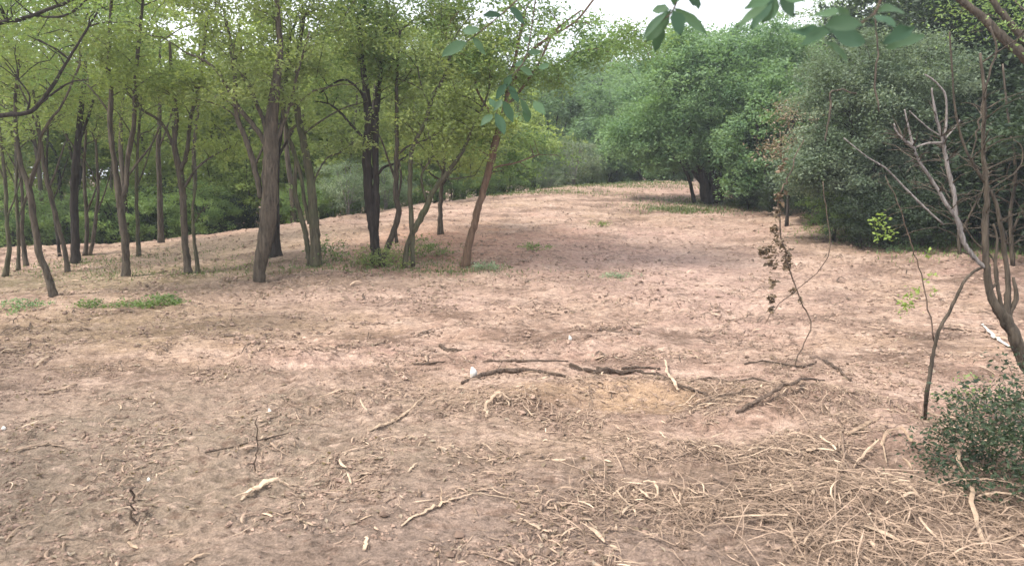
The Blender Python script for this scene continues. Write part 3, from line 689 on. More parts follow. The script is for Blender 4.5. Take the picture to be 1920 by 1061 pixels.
# near tree on the right
traced_tree('bare_near_tree', 'near bare tree entering from the right edge, pale forked branch pointing up left', 'tree', 2015, 850,
    [[(2015, 850, 46), (1960, 745, 38), (1920, 674, 33), (1894, 615, 30), (1881, 590, 28), (1860, 562, 19), (1852, 520, 16), (1849, 487, 15), (1847, 420, 15), (1851, 377, 13), (1846, 320, 11), (1843, 271, 9), (1846, 190, 8), (1838, 100, 6)],
     [(1885, 598, 20), (1889, 560, 16), (1890, 521, 12), (1879, 441, 11), (1868, 385, 9), (1855, 356, 8), (1832, 320, 7), (1813, 285, 6), (1800, 250, 6), (1790, 200, 5), (1785, 130, 4), (1780, 60, 4)],
     [(1880, 590, 12), (1872, 545, 9), (1866, 500, 8), (1870, 450, 6), (1862, 420, 5)],
     [(1888, 600, 14), (1905, 560, 12), (1900, 520, 6)],
     [(1853, 545, 8), (1870, 525, 6), (1862, 485, 5), (1830, 455, 4), (1805, 420, 3)],
     [(1851, 500, 12), (1839, 496, 11), (1813, 466, 12), (1803, 440, 12), (1796, 415, 11), (1771, 377, 9), (1745, 335, 8), (1720, 297, 7), (1711, 275, 7), (1690, 258, 6), (1680, 245, 5), (1676, 232, 4)],
     [(1797, 418, 9), (1791, 400, 9), (1790, 369, 9), (1783, 340, 10), (1777, 315, 9), (1771, 285, 9), (1768, 263, 8), (1757, 225, 7), (1750, 190, 5), (1747, 165, 4)],
     [(1769, 262, 6), (1774, 237, 5), (1775, 205, 5), (1772, 178, 5), (1760, 160, 4), (1747, 148, 4), (1734, 140, 3)],
     [(1768, 268, 6), (1750, 268, 6), (1735, 270, 5), (1718, 276, 5)],
     [(1712, 272, 6), (1706, 250, 5), (1700, 225, 4), (1696, 205, 3)],
     [(1764, 256, 4), (1740, 240, 3), (1717, 220, 3), (1705, 208, 2)],
     [(1768, 265, 4), (1790, 240, 3), (1800, 225, 3)],
     [(1860, 354, 4), (1880, 340, 3), (1905, 322, 3), (1917, 300, 3), (1915, 275, 2), (1900, 262, 2)],
     [(1845, 500, 7), (1828, 508, 7), (1809, 526, 7), (1792, 560, 8), (1777, 590, 8), (1762, 615, 9), (1751, 655, 9), (1744, 700, 10), (1737, 745, 10), (1734, 785, 9, .12)],
     [(1768, 420, 5), (1740, 395, 5), (1709, 365, 5), (1680, 335, 4), (1658, 314, 4), (1624, 293, 3), (1582, 259, 2)]],
    M['leaf_dry'], M['bark'], [(1800, 300, .45, .35, 0, 60), (1870, 250, .4, .5, 0, 60), (1680, 330, .25, .15, 0, 26), (1850, 430, .25, .25, 0, 26), (1720, 240, .2, .2, 0, 20)], per=0, Y=4.2, flare=1.1, tint=.5)
# the pale limbs of that tree have bleached bark
near = [o for o in bpy.data.objects if o.name.startswith('bare_near_tree')][0]
pl = [o for o in near.children if o.name.startswith('limb')]
for k in (4, 5, 6, 7, 8, 9, 10, 13):
    m_ = pl[k].data; m_.materials[0] = M['bark_pale']
for k in (5,): pl[k]['label'] = 'bleached pale limb'

# heavy diagonal limbs crossing the top right corner (tree outside the frame)
traced_tree('overhanging_tree', 'dark tree leaning in over the top right corner with two diagonal limbs', 'tree', 2300, 640,
    [[(2300, 640, 40), (2200, 420, 30), (2060, 240, 24), (1960, 140, 20), (1905, 92, 17), (1868, 59, 15), (1836, 28, 13), (1794, -5, 11), (1740, -50, 8)],
     [(2060, 240, 18), (1980, 140, 16), (1920, 75, 13), (1880, 27, 11), (1858, -5, 9), (1840, -50, 7)]],
    M['leaf_green'], M['bark'], [(1900, 60, .8, .5, 0, 16, 1.5), (1940, 20, .8, .5, .2, 40, 1.0), (1860, -60, 1.3, .7, .6, 80, 1.0), (2100, 100, 1.2, .9, .6, 60)], per=80, spread=.16, lsize=.04, Y=6.5)

traced_tree('side_limb_tree', 'tree at the extreme left whose bare limbs arch in across the upper left corner', 'tree', -420, 700,
    [[(-420, 700, 34), (-380, 520, 30), (-300, 380, 24), (-180, 290, 16), (-70, 235, 11), (0, 217, 9), (51, 212, 8), (75, 193, 7), (102, 156, 6), (122, 122, 5), (160, 60, 4), (185, 20, 3)],
     [(-330, 430, 18), (-220, 200, 14), (-100, 90, 10), (0, 44, 8), (37, 37, 7), (102, 14, 6), (136, 0, 5), (200, -30, 3)],
     [(60, 208, 4), (100, 175, 4), (132, 155, 3), (165, 150, 2)], [(50, 212, 4), (55, 180, 3), (35, 150, 3), (10, 118, 2)], [(60, 30, 4), (120, 30, 4), (170, -5, 3)]],
    M['leaf_green'], M['bark_dark'], [(60, 20, .8, .35, .1, 60), (-100, 60, 1.4, .8, .5, 90), (-300, 100, 1.4, 1.0, .6, 60), (40, 110, .5, .25, 0, 18)], per=70, spread=.11, lsize=.035, Y=6.6)

# hanging stems
def strand(name, label, cat, pts, Y, barkm, leaves=(), leafm=None, lsize=.04, aspect=.5, per=14, spread=.04, group=None, foot=None):
    rows = [[*at(p[0], p[1], Y + (p[3] if len(p) > 3 else 0)), p[2] / F * Y / 2] for p in pts]
    b = np.array(rows[0][:3]) if foot is None else np.array(foot)
    r = thing(name, label, cat, b, group)
    S = spline(rows, 4); S[1:-1, :3] += RNG.normal(0, 1, (len(S) - 2, 3)) * .006
    mb = MB(); mb.tube(S[:, :3] - b, np.maximum(S[:, 3], .0012), 6, .5, rough=.1)
    if leaves:
        C = []
        tw = mb
        for (lx, ly, k, sp_) in leaves:
            c = at(lx, ly, Y); n = int(per * k)
            C.append(c + RNG.normal(0, sp_, (n, 3)) * np.array([1, .8, 1.3]))
            j = np.argmin(np.linalg.norm(S[:, :3] - c, axis=1))
            P = np.linspace(S[j, :3], c, 4); P[1:-1] += RNG.normal(0, .006, (2, 3))
            if np.linalg.norm(P[0] - P[-1]) > .01: tw.tube(P - b, [.0018, .0016, .0014, .001], 4, .5)
        C = np.concatenate(C); V, Q = leaf_arrays(C, lsize, aspect)
        nobj('leaves', raw_mesh('leaves', V - b, [Q], leafm, RNG.uniform(0, 1, len(Q))), r)
    mb.build('stem', barkm, r, smooth=True)
    return r

g = ground(1488, 692)
strand('dried_weed', 'tall dried weed with curled brown leaves standing in the open soil', 'weed',
       [(1488, 694, 2.2), (1503, 655, 2.4), (1521, 605, 2.6), (1500, 560, 2.6), (1482, 510, 2.8), (1468, 460, 3), (1460, 400, 3), (1464, 362, 3), (1478, 335, 2.2), (1490, 300, 2), (1508, 262, 1.5)],
       g[1], M['stick'],
       [(1466, 318, .5, .014), (1470, 300, .4, .01), (1462, 372, .8, .02), (1458, 400, .6, .015), (1455, 430, 1, .022), (1462, 455, 1.4, .03), (1440, 470, 1.4, .025), (1447, 495, 1, .02), (1478, 480, 1.3, .02), (1476, 500, 1.1, .015),
        (1428, 472, .5, .014), (1448, 530, .8, .014), (1446, 560, .9, .015), (1445, 580, .5, .010), (1487, 545, .5, .012), (1500, 565, .4, .01)],
       M['leaf_withered'], lsize=.040, aspect=.6, per=34, foot=g)
g = ground(1430, 610)
strand('thin_runner', 'thin dark runner stem arching beside the dried weed', 'weed',
       [(1430, 612, 1.6), (1462, 570, 1.7), (1505, 535, 1.8), (1548, 490, 1.8), (1556, 450, 1.7), (1549, 400, 1.5), (1543, 340, 1.3)], g[1], M['stick'], foot=g)
g = ground(1752, 640)
strand('leafy_sapling', 'thin sapling with tufts of bright yellow-green leaves before the thicket', 'sapling',
       [(1752, 642, 3), (1740, 580, 2.6), (1728, 515, 2.5), (1712, 465, 2.3), (1700, 430, 2), (1690, 395, 1.7), (1660, 330, 1.5)], g[1], M['stick'],
       [(1652, 430, 2.6, .055), (1640, 418, 1.2, .03), (1668, 440, 1.2, .025), (1740, 475, 1.0, .022), (1742, 520, 1.0, .03), (1748, 545, .6, .02), (1706, 565, 3.0, .045), (1692, 572, 1.2, .03), (1718, 548, 1, .02), (1655, 400, .6, .018)],
       M['leaf_bright'], lsize=.042, aspect=.5, per=16, foot=g)
g = ground(482, 882)
strand('upright_stalk', 'thin upright stalk standing in bare soil near the white petal', 'stalk',
       [(479, 884, 3), (480, 850, 2.6), (481, 815, 2.4), (483, 780, 2.0)], g[1], M['stick'], foot=g)
g = ground(251, 985)
strand('upright_stalk', 'short brown stalk with a blunt tip, lowest on the left', 'stalk',
       [(252, 988, 6), (251, 960, 5), (250, 935, 4.5), (247, 915, 7)], g[1], M['stick'], foot=g)
for pts, Y, lab in [([(1856, 50, 4), (1868, 90, 4), (1850, 160, 4), (1838, 215, 4), (1830, 260, 3), (1818, 300, 2)], 5.8, 'thin vine dangling from the upper diagonal limb'),
                    ([(1606, 175, 3), (1560, 170, 3), (1558, 200, 4), (1551, 240, 3), (1548, 265, 3)], 9.0, 'short dangling twig over the pale grey-green bush'),
                    ([(1640, 20, 3), (1646, 90, 3), (1642, 150, 4), (1648, 210, 3)], 6.0, 'dark vertical vine hanging before the grey-green bush')]:
    strand('hanging_vine', lab, 'vine', pts, Y, M['bark'])

# overhanging sprays of broad leaves close to the camera
def broad_leaf(p, d, nrm, L, W, droop):
    d = d / np.linalg.norm(d); s = np.cross(d, nrm); s /= np.linalg.norm(s); nn = np.cross(s, d)
    prof = [(0, .04), (.12, .42), (.3, .85), (.5, 1.0), (.7, .85), (.87, .45), (1, .03)]
    V = []
    for t, w in prof:
        c = p + d * L * t - np.array([0, 0, 1.0]) * droop * L * t * t
        V += [c - s * W * .5 * w + nn * W * .14 * w, c, c + s * W * .5 * w + nn * W * .14 * w]
    F4 = []
    for i in range(len(prof) - 1):
        a = i * 3; F4 += [(a, a + 1, a + 4, a + 3), (a + 1, a + 2, a + 5, a + 4)]
    return np.array(V), np.array(F4)

def spray(label, twig, Y, leaves, L0, leafm=None):
    rows = [[*at(p[0], p[1], Y + (p[2] if len(p) > 2 else 0)), .0022] for p in twig]
    b = np.array(rows[0][:3]); r = thing('leafy_spray', label, 'leafy branch', b)
    S = spline(rows, 4); mb = MB(); mb.tube(S[:, :3] - b, np.linspace(.0032, .0014, len(S)), 6, .4); mb.build('twig', M['stick'], r, smooth=True)
    for (x0, y0, x1, y1, w) in leaves:
        yy = Y + RNG.uniform(-.04, .04)
        a = at(x0, y0, yy); c = at(x1, y1, yy + RNG.uniform(-.03, .03)); d = c - a; L = np.linalg.norm(d)
        nrm = np.array([RNG.uniform(-.3, .3), -1.0, RNG.uniform(.2, .8)])
        V, Fq = broad_leaf(a, d, nrm, L, w / F * Y * RNG.uniform(.85, 1.15), RNG.uniform(-.05, .22))
        V = V + RNG.normal(0, .0016, V.shape)
        m = MB(); m.add(V - b, Fq, t=RNG.uniform(0, 1))
        # leaf stalk joins the nearest point of the twig
        j = np.argmin(np.linalg.norm(S[:, :3] - a, axis=1))
        P = np.linspace(S[j, :3], a, 3)
        if np.linalg.norm(P[0] - P[-1]) > .004: m.tube(P - b, [.0012, .0011, .001], 4, .5)
        m.build('leaf', leafm or M['leaf_big'], r, smooth=True)
    return r

spray('broad-leaved spray hanging at the top right, with the widest leaves of all sprays',
      [(1700, -60), (1660, -20), (1640, 25), (1600, 50), (1560, 60)], 1.45,
      [(1560, 62, 1480, 55, 22), (1585, 22, 1522, 22, 16), (1562, 48, 1500, 82, 22), (1545, 50, 1620, 30, 30), (1560, 60, 1620, 85, 38), (1550, 80, 1590, 108, 30), (1655, 82, 1716, 45, 26), (1660, 90, 1735, 68, 24), (1640, 20, 1700, 10, 26), (1640, 30, 1680, 45, 20), (1600, 45, 1570, 10, 18)], .08)
spray('dark star-shaped spray of pointed leaves against the white sky',
      [(1290, -70), (1280, -30), (1262, 20), (1240, 40)], 2.0,
      [(1262, 15, 1330, 55, 24), (1258, 20, 1212, 78, 30), (1262, 10, 1268, -25, 20), (1250, 22, 1205, 62, 20), (1265, 5, 1290, -30, 20), (1262, 20, 1278, 60, 26), (1240, 42, 1228, 90, 24), (1290, -20, 1310, 18, 20), (1255, 18, 1222, 20, 18)], .08)
spray('dark spray of blunt leaves at the top edge between the two other sprays',
      [(1480, -70), (1465, -30), (1440, 0)], 1.7,
      [(1455, -10, 1395, 10, 24), (1440, 10, 1380, 40, 22), (1450, 0, 1408, 48, 20), (1455, -5, 1430, 40, 40), (1460, 0, 1490, 25, 42), (1465, -10, 1510, -5, 30), (1470, -20, 1440, -45, 26)], .08)
spray('small bluish spray drooping at the top, in front of the stand',
      [(1030, -60), (960, 10), (900, 60), (870, 82)], 2.4,
      [(875, 80, 828, 95, 22), (885, 70, 910, 100, 20), (900, 60, 865, 55, 18), (940, 30, 905, 22, 16), (955, 15, 985, 40, 18), (985, -10, 955, -25, 18)], .06)
spray('dark hanging leaves around the top of the leaning brown trunk',
      [(1010, -50), (1000, 30), (985, 110), (955, 150), (930, 215)], 3.4,
      [(960, 140, 945, 165, 14), (975, 128, 1000, 140, 14), (985, 118, 965, 120, 12), (950, 158, 930, 180, 15), (955, 160, 972, 190, 16), (942, 185, 925, 210, 15), (942, 190, 962, 222, 16), (930, 212, 945, 250, 18), (925, 215, 902, 235, 15), (930, 205, 918, 185, 12),
       (1000, 190, 1022, 212, 18), (975, 185, 995, 215, 13), (985, 200, 990, 232, 15), (1010, 130, 1030, 118, 11), (990, 100, 1015, 95, 12), (1000, 80, 980, 70, 12)], .05)

# ------------------------------------------------------------------ ground sheet
ys = [-9 + i * .35 for i in range(30)]
y = 1.5
while y < 140:
    ys.append(y); y += min(max(0.0062, 0.00085 * y * y), 0.03 * y if y > 30 else 0.5)
us = np.concatenate([-np.geomspace(1.7, .93, 40), np.linspace(-.92, .92, 1000), np.geomspace(.93, 1.7, 40)])
ys = np.array(ys); W = np.where(ys > 0, ys + 1.2, 1.2 - ys * .6)
X = us[None, :] * W[:, None]; Yg = np.repeat(ys[:, None], len(us), 1)
fade = np.clip((40 - np.hypot(X, Yg)) / 20, 0, 1)
Z = base_h(X, Yg) + clod(X, Yg) * fade
nr, nc = X.shape
V = np.stack([X, Yg, Z], -1).reshape(-1, 3)
ii = (np.arange(nr - 1)[:, None] * nc + np.arange(nc - 1)[None, :]).ravel()
Q = np.stack([ii, ii + 1, ii + nc + 1, ii + nc], 1)
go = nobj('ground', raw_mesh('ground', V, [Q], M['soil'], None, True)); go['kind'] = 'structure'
print('ground verts', len(V))

# ------------------------------------------------------------------ debris
def dens_at(spots, x, y, base):
    d = np.full_like(x, base)
    for (px, py, rx, ry, a) in spots:
        gx, gy = px, py
        d += a * np.exp(-((x - gx) / rx) ** 2 - ((y - gy) / ry) ** 2)
    return d
def spots(lst):
    o = []
    for px, py, rx, ry, a in lst:
        g = ground(px, py); o.append((g[0], g[1], rx, ry, a))
    return o
def sample(n, sp_, base, y0=1.9, y1=12, power=1.6):
    out = np.zeros((0, 2))
    while len(out) < n:
        k = n * 3
        t = RNG.uniform(0, 1, k)
        y = (y0 ** (1 - power) + t * (y1 ** (1 - power) - y0 ** (1 - power))) ** (1 / (1 - power))
        x = RNG.uniform(-1, 1, k) * (y * .78 + .8)
        d = dens_at(sp_, x, y, base) * np.clip(.45 + 2.4 * fbm(x * 1.6, y * 2.2, 3, 88), .04, 1.6)
        keep = RNG.uniform(0, 1, k) < d
        out = np.vstack([out, np.stack([x[keep], y[keep]], 1)])
    return out[:n]

def strips(XY, L, W, mat, name, label, curl=.5, lift=.012, kind=True):
    """curved three-sided straws, vectorised"""
    n = len(XY); K = 6
    L = L * RNG.lognormal(0, .5, n); W = W * RNG.lognormal(-.12, .5, n)
    th = RNG.uniform(0, 2 * PI, n); cu = RNG.normal(0, curl, n)
    P = np.zeros((n, K, 3)); a = th.copy(); x = XY[:, 0].copy(); y_ = XY[:, 1].copy()
    hz = np.zeros((n, K))
    st = L / (K - 1); arc = RNG.uniform(0, 1, n) ** 4 * .2
    for k in range(K):
        P[:, k, 0] = x; P[:, k, 1] = y_
        hz[:, k] = H(x, y_); P[:, k, 2] = arc * L * math.sin(PI * k / (K - 1)) + (W * .3)
        x = x + np.cos(a) * st; y_ = y_ + np.sin(a) * st; a = a + cu / (K - 1) * 2 + RNG.normal(0, .06, n)
    A_ = np.stack([np.ones(K), np.linspace(-1, 1, K)], 1); fit = hz @ A_ @ np.linalg.inv(A_.T @ A_) @ A_.T
    P[:, :, 2] += .75 * (fit + np.maximum(hz - fit, 0).max(1)[:, None] * .4) + .25 * hz + (lift * RNG.uniform(0, 1, n) ** 1.5)[:, None]
    tilt = RNG.normal(0, .10, n)
    P[:, :, 2] += tilt[:, None] * np.linspace(0, 1, K)[None, :] * L[:, None] * (tilt[:, None] > 0)
    T = np.gradient(P, axis=1); T /= np.linalg.norm(T, axis=2)[..., None] + 1e-9
    S = np.cross(T, np.array([0, 0, 1.0])); S /= np.linalg.norm(S, axis=2)[..., None] + 1e-9
    U = np.cross(S, T)
    taper = np.array([.5, .95, 1, 1, .8, .25])[None, :, None]
    w = W[:, None, None] * taper / 2
    tri = np.stack([P + S * w, P - S * w, P + U * w * .7], 2)      # n,K,3,3
    V = tri.reshape(-1, 3)
    base = (np.arange(n) * K * 3)[:, None, None]
    kk = (np.arange(K - 1) * 3)[None, :, None]
    f = []
    for a_, b_ in ((0, 1), (1, 2), (2, 0)):
        f.append(np.stack([base[..., 0] + kk[..., 0] + a_, base[..., 0] + kk[..., 0] + b_, base[..., 0] + kk[..., 0] + 3 + b_, base[..., 0] + kk[..., 0] + 3 + a_], -1).reshape(-1, 4))
    t = np.clip(RNG.beta(1.6, 1.6, n), 0, 1)
    T_ = np.concatenate([np.repeat(t, K - 1)] * 3)
    o = nobj(name, raw_mesh(name, V, [np.concatenate(f)], mat, T_, False))
    o['kind'] = 'stuff'; o['label'] = label
    return o

def crumbs(XY, size, mat, name, label):
    n = len(XY); s = np.minimum(size * RNG.lognormal(0, .45, n), size * 1.9)
    V0 = np.array([[1, 0, 0], [-1, 0, 0], [0, 1, 0], [0, -1, 0], [0, 0, .75], [0, 0, -.6]], float)
    F0 = np.array([[0, 2, 4], [2, 1, 4], [1, 3, 4], [3, 0, 4], [2, 0, 5], [1, 2, 5], [3, 1, 5], [0, 3, 5]])
    if size > .01:
        ed = {}; VL = V0.tolist(); FL = []
        def mid(i, j):
            k = (min(i, j), max(i, j))
            if k not in ed:
                m = (np.array(VL[i]) + np.array(VL[j])) / 2; m = m / np.linalg.norm(m) * np.array([.95, .95, .72]); VL.append(m.tolist()); ed[k] = len(VL) - 1
            return ed[k]
        for f in F0:
            p, q, r = map(int, f); pq, qr, rp = mid(p, q), mid(q, r), mid(r, p)
            FL += [[p, pq, rp], [q, qr, pq], [r, rp, qr], [pq, qr, rp]]
        V0 = np.array(VL); F0 = np.array(FL)
    nv, nf = len(V0), len(F0)
    V = V0[None] * s[:, None, None] * RNG.uniform(.7, 1.2, (n, nv, 1)) + RNG.normal(0, .10, (n, nv, 3)) * s[:, None, None]
    a = RNG.uniform(0, 2 * PI, n); c, s_ = np.cos(a)[:, None], np.sin(a)[:, None]
    Vx = V[..., 0] * c - V[..., 1] * s_; Vy = V[..., 0] * s_ + V[..., 1] * c
    z = H(XY[:, 0], XY[:, 1])
    V = np.stack([Vx + XY[:, :1], Vy + XY[:, 1:2], V[..., 2] + (z + s * .25)[:, None]], -1).reshape(-1, 3)
    Fq = (F0[None] + (np.arange(n) * nv)[:, None, None]).reshape(-1, 3)
    o = nobj(name, raw_mesh(name, V, [Fq], mat, np.repeat(RNG.uniform(0, 1, n), nf), False)); o['kind'] = 'stuff'; o['label'] = label
    return o

S1 = spots([(1600, 900, .9, .8, .9), (1750, 1000, .6, .5, 1.2), (1000, 850, 1.0, .5, .18), (1450, 820, .9, .5, .5), (1150, 740, 1.3, .35, .45), (1500, 680, 1.3, .4, .35), (1450, 980, .6, .45, .6), (1200, 760, 1.2, .45, .35), (1600, 760, .9, .5, .45), (1100, 900, .9, .5, .16), (350, 680, 1.8, .6, .18)])
S2 = spots([(1350, 900, .6, .6, .35), (1650, 920, .7, .7, 1.0), (1780, 1010, .6, .45, 1.6), (1480, 1000, .5, .3, .8), (1560, 780, .6, .35, .4)])
strips(sample(19000, S1, .02), .060, .0028, M['straw'], 'straw_litter', 'pale straw and shredded stems scattered over the soil', .25, .020)
strips(sample(1900, S2, .006), .16, .0040, M['straw'], 'long_straw', 'long tangled straw piled in the lower right corner', .16, .05)
strips(sample(380, spots([(1600, 900, .9, .8, 1.2), (1200, 800, 1.5, .7, .5)]), .05), .080, .009, M['wood'], 'shredded_bark', 'flat shreds of pale bark among the straw', .3, .05)
strips(sample(5000, spots([(1200, 780, 2.0, .9, .5), (300, 680, 2.0, .9, .5), (1600, 900, 1, .8, .6)]), .2, y1=18, power=1.4), .045, .0034, M['stick'], 'twig_litter', 'small dark twig fragments mixed into the soil', .4)
strips(sample(9000, spots([(1150, 780, 1.8, 1.0, .8), (1600, 820, 1.3, 1.0, 1.0), (300, 660, 2.2, .6, .35)]), .10, y1=14, power=1.3), .040, .0062, M['straw'], 'wood_shreds', 'tan shredded bark flecks strewn over the clearing', .3, .012)
strips(sample(1100, spots([(1150, 780, 1.8, 1.0, .6), (1600, 820, 1.3, 1.0, .8)]), .10, y1=12, power=1.3), .045, .0058, M['wood'], 'pale_shreds', 'pale wood shreds strewn over the clearing', .3, .012)
nl = 9000
LX = sample(nl, spots([(500, 520, 4, 1.2, 1.0), (150, 500, 3, 2, 1.0), (1750, 450, 3, 1.5, .8), (1450, 400, 4, 2, .5)]), .10, y1=20, power=.9)
LC = np.column_stack([LX, H(LX[:, 0], LX[:, 1]) + .006])
LV, LQ = leaf_arrays(LC, .038, .5, up=2.0)
lo = nobj('leaf_litter', raw_mesh('leaf_litter', LV, [LQ], M['leaf_dry'], np.repeat(RNG.uniform(0, 1, nl), 1))); lo['kind'] = 'stuff'; lo['label'] = 'dry fallen leaves on the soil'
crumbs(sample(38000, spots([(1200, 720, 2, .6, .8), (1500, 640, 2, .8, .6), (300, 650, 2, .8, .4)]), .35, y1=22, power=1.35), .0068, M['crumb'], 'soil_crumbs', 'loose crumbs and clods of pinkish soil')
crumbs(sample(6000, [], .5, y0=6, y1=28, power=.9), .015, M['crumb'], 'far_clods', 'broken clods scattered up the slope')
strips(sample(2600, [], .5, y0=6, y1=28, power=.9), .11, .009, M['stick'], 'far_twigs', 'dark twigs and roots scattered up the slope', .4, .01)
strips(sample(1600, [], .5, y0=6, y1=24, power=.9), .09, .011, M['straw'], 'far_shreds', 'pale shreds scattered up the slope', .3, .01)
crumbs(sample(700, spots([(1200, 700, 2, .8, .8), (1600, 690, 1.6, .6, 1.0)]),   .12, y1=20, power=1.2), .014, M['crumb'], 'soil_clods', 'larger clods of broken soil')

# individual sticks and splinters
def lying(name, label, cat, pts, mat, tint=.5, side=(), lift=.006, group=None, sides=8, rough=.3, smooth=False, flat=None):
    flat = flat or (1.0 if mat is M['stick'] else .35)
    rows = []
    for p in pts:
        g = ground(p[0], p[1]); g[2] = float(H(g[0], g[1])) + p[2] / F * g[1] * .35 + lift + (p[3] if len(p) > 3 else 0)
        rows.append([*g, p[2] / F * g[1] / 2])
    b = np.array(rows[0][:3]); S = spline(rows, 4); S[1:-1, :3] += RNG.normal(0, 1, (len(S) - 2, 3)) * S[1:-1, 3:4] * .35
    S[:, 3] *= .8 * RNG.uniform(.75, 1.2, len(S)) * (1 if mat is M['stick'] else .9)
    mb = MB(); mb.tube(S[:, :3] - b, np.maximum(S[:, 3], .0012), sides, tint, rough=rough, flat=flat)
    for (i, dx, dy, dz, r) in side:
        p0 = S[min(i, len(S) - 1), :3]; P = np.linspace(p0, p0 + np.array([dx, dy, dz]), 4); P[1:-1] += RNG.normal(0, .004, (2, 3))
        mb.tube(P - b, np.linspace(r, r * .35, 4), 5, tint, rough=rough)
    o = mb.build(name, mat, None, smooth=smooth); o.location = Vector(b.tolist())
    tag(o, label, cat, group); return o

ST = M['stick']; WD = M['wood']; SW = M['straw']
lying('fallen_branch', 'long dark branch lying left to right in the middle of the debris', 'branch', [(865, 722, 8), (905, 712, 12), (950, 705, 11), (1000, 706, 8), (1062, 708, 5)], ST, .25, [(6, .05, .10, .05, .004)])
lying('fallen_branch', 'dark knobbly branch right of the long one, with a black stub', 'branch', [(1068, 690, 9), (1110, 698, 11), (1130, 703, 17), (1165, 702, 11), (1200, 706, 9), (1255, 712, 5)], ST, .12)
lying('fallen_branch', 'straight dark stick above the knobbly branch', 'stick', [(1165, 692, 6), (1200, 693, 7), (1238, 695, 6)], ST, .2)
lying('fallen_branch', 'grey branch rising over the hollow mound on the right', 'branch', [(1380, 776, 9), (1420, 762, 9, .02), (1460, 745, 8, .05), (1500, 730, 8, .05), (1545, 721, 5, .02)], ST, .55, [(5, -.06, -.12, -.03, .004)])
lying('fallen_branch', 'short dark stick slanting down right above the grey branch', 'stick', [(1543, 679, 6), (1565, 693, 8), (1595, 716, 6)], ST, .3)
lying('fallen_branch', 'brown curved branch ending in a pale broken tip, lower right', 'branch', [(1560, 870, 6), (1600, 900, 9), (1635, 930, 9), (1672, 962, 6)], ST, .5)
lying('fallen_branch', 'short thick twig with a broken end above the debris', 'stick', [(825, 651, 8), (842, 657, 9), (866, 661, 4)], ST, .3)
lying('fallen_branch', 'thin dark twig low in the left centre', 'stick', [(775, 686, 3), (810, 685, 5), (835, 683, 3)], ST, .2)
lying('fallen_branch', 'faint dark twig lying across the left foreground', 'stick', [(385, 864, 4), (430, 850, 5), (470, 838, 4), (545, 818, 3)], ST, .3)
lying('fallen_branch', 'long thin stick along the thicket edge', 'stick', [(1690, 445, 3), (1730, 440, 4), (1790, 438, 3)], ST, .7)
lying('fallen_branch', 'short twig lying near the leafy sapling', 'stick', [(1766, 619, 3), (1795, 622, 4), (1812, 621, 2)], ST, .2)
lying('fallen_branch', 'dark twig lying flat near the bottom right corner', 'stick', [(1700, 985, 4), (1760, 960, 5), (1830, 1000, 4)], ST, .4)
lying('fallen_branch', 'long dark weathered branch continuing right from the knobbly one', 'branch', [(1290, 722, 3), (1330, 715, 6), (1375, 722, 5), (1420, 716, 5), (1450, 722, 3)], ST, .4, [(7, .05, -.08, .03, .004)])
lying('fallen_branch', 'crooked brown branch in front of the hollow mound', 'branch', [(1290, 772, 5), (1330, 756, 7), (1375, 742, 7), (1420, 728, 4)], ST, .35, [(6, .08, .03, .03, .003)])
lying('fallen_branch', 'thin brown branch slanting through the lower right straw', 'branch', [(1470, 835, 4), (1530, 850, 6), (1600, 872, 6), (1660, 905, 4)], ST, .3)
lying('fallen_branch', 'brown branch lying below the Y-shaped stick', 'branch', [(1230, 700, 4), (1270, 728, 6), (1320, 742, 6), (1352, 765, 3)], ST, .3)
lying('fallen_branch', 'weathered branch along the upper side of the debris patch', 'branch', [(905, 682, 4), (960, 678, 6), (1020, 683, 6), (1065, 678, 3)], ST, .45)
lying('fallen_branch', 'dark branch with one side twig on the right slope', 'branch', [(1395, 690, 4), (1440, 684, 6), (1500, 690, 5), (1530, 682, 3)], ST, .15, [(6, .06, .08, .03, .003)])
lying('fallen_branch', 'brown stick crossing the lower centre of the straw', 'stick', [(1335, 905, 4), (1380, 925, 6), (1430, 938, 6), (1462, 955, 4)], ST, .4)
lying('pale_root', 'pale twisted root winding up from the left centre', 'root', [(692, 815, 9), (720, 803, 11), (745, 790, 9), (770, 772, 6), (790, 750, 4), (808, 730, 3)], WD, .35, [(7, .07, .03, .02, .005)])
lying('pale_root', 'forked pale root in the centre foreground with an upright splinter', 'root', [(752, 988, 5), (775, 975, 8), (800, 960, 9), (830, 945, 9), (860, 936, 7), (900, 930, 5), (970, 938, 4)], WD, .55, [(12, -.004, .0, .07, .005), (12, .05, -.05, .02, .005)])
lying('pale_root', 'pale looping root beside the small soil hollow', 'root', [(912, 790, 6), (910, 775, 8), (918, 760, 8, .03), (938, 752, 7, .05), (955, 756, 5, .02)], WD, .4)
lying('pale_root', 'pale Y-shaped stick right of centre', 'root', [(1272, 738, 9), (1260, 720, 8, .02), (1250, 702, 6, .03), (1246, 690, 4, .04)], WD, .6, [(5, .06, .05, .03, .006)])
lying('pale_root', 'curved pale root in the lower centre near the bottom edge', 'root', [(975, 972, 4), (1000, 988, 8), (1024, 1000, 7), (1044, 996, 5)], WD, .45)
lying('pale_root', 'looped strip of bark standing off the soil, lower centre right', 'bark strip', [(1190, 912, 6), (1200, 930, 7, .01), (1218, 945, 7, .02), (1232, 940, 6, .03), (1225, 920, 6, .03), (1205, 915, 5, .02)], WD, .5)
lying('pale_root', 'pale tapering strip at the lower centre pointing down left', 'bark strip', [(1143, 940, 7), (1160, 922, 8), (1185, 908, 5)], WD, .5)
lying('pale_root', 'thick pale strip of bark rising vertically, lower right', 'bark strip', [(1476, 962, 7), (1480, 990, 9), (1486, 1020, 8), (1500, 1052, 6)], WD, .3)
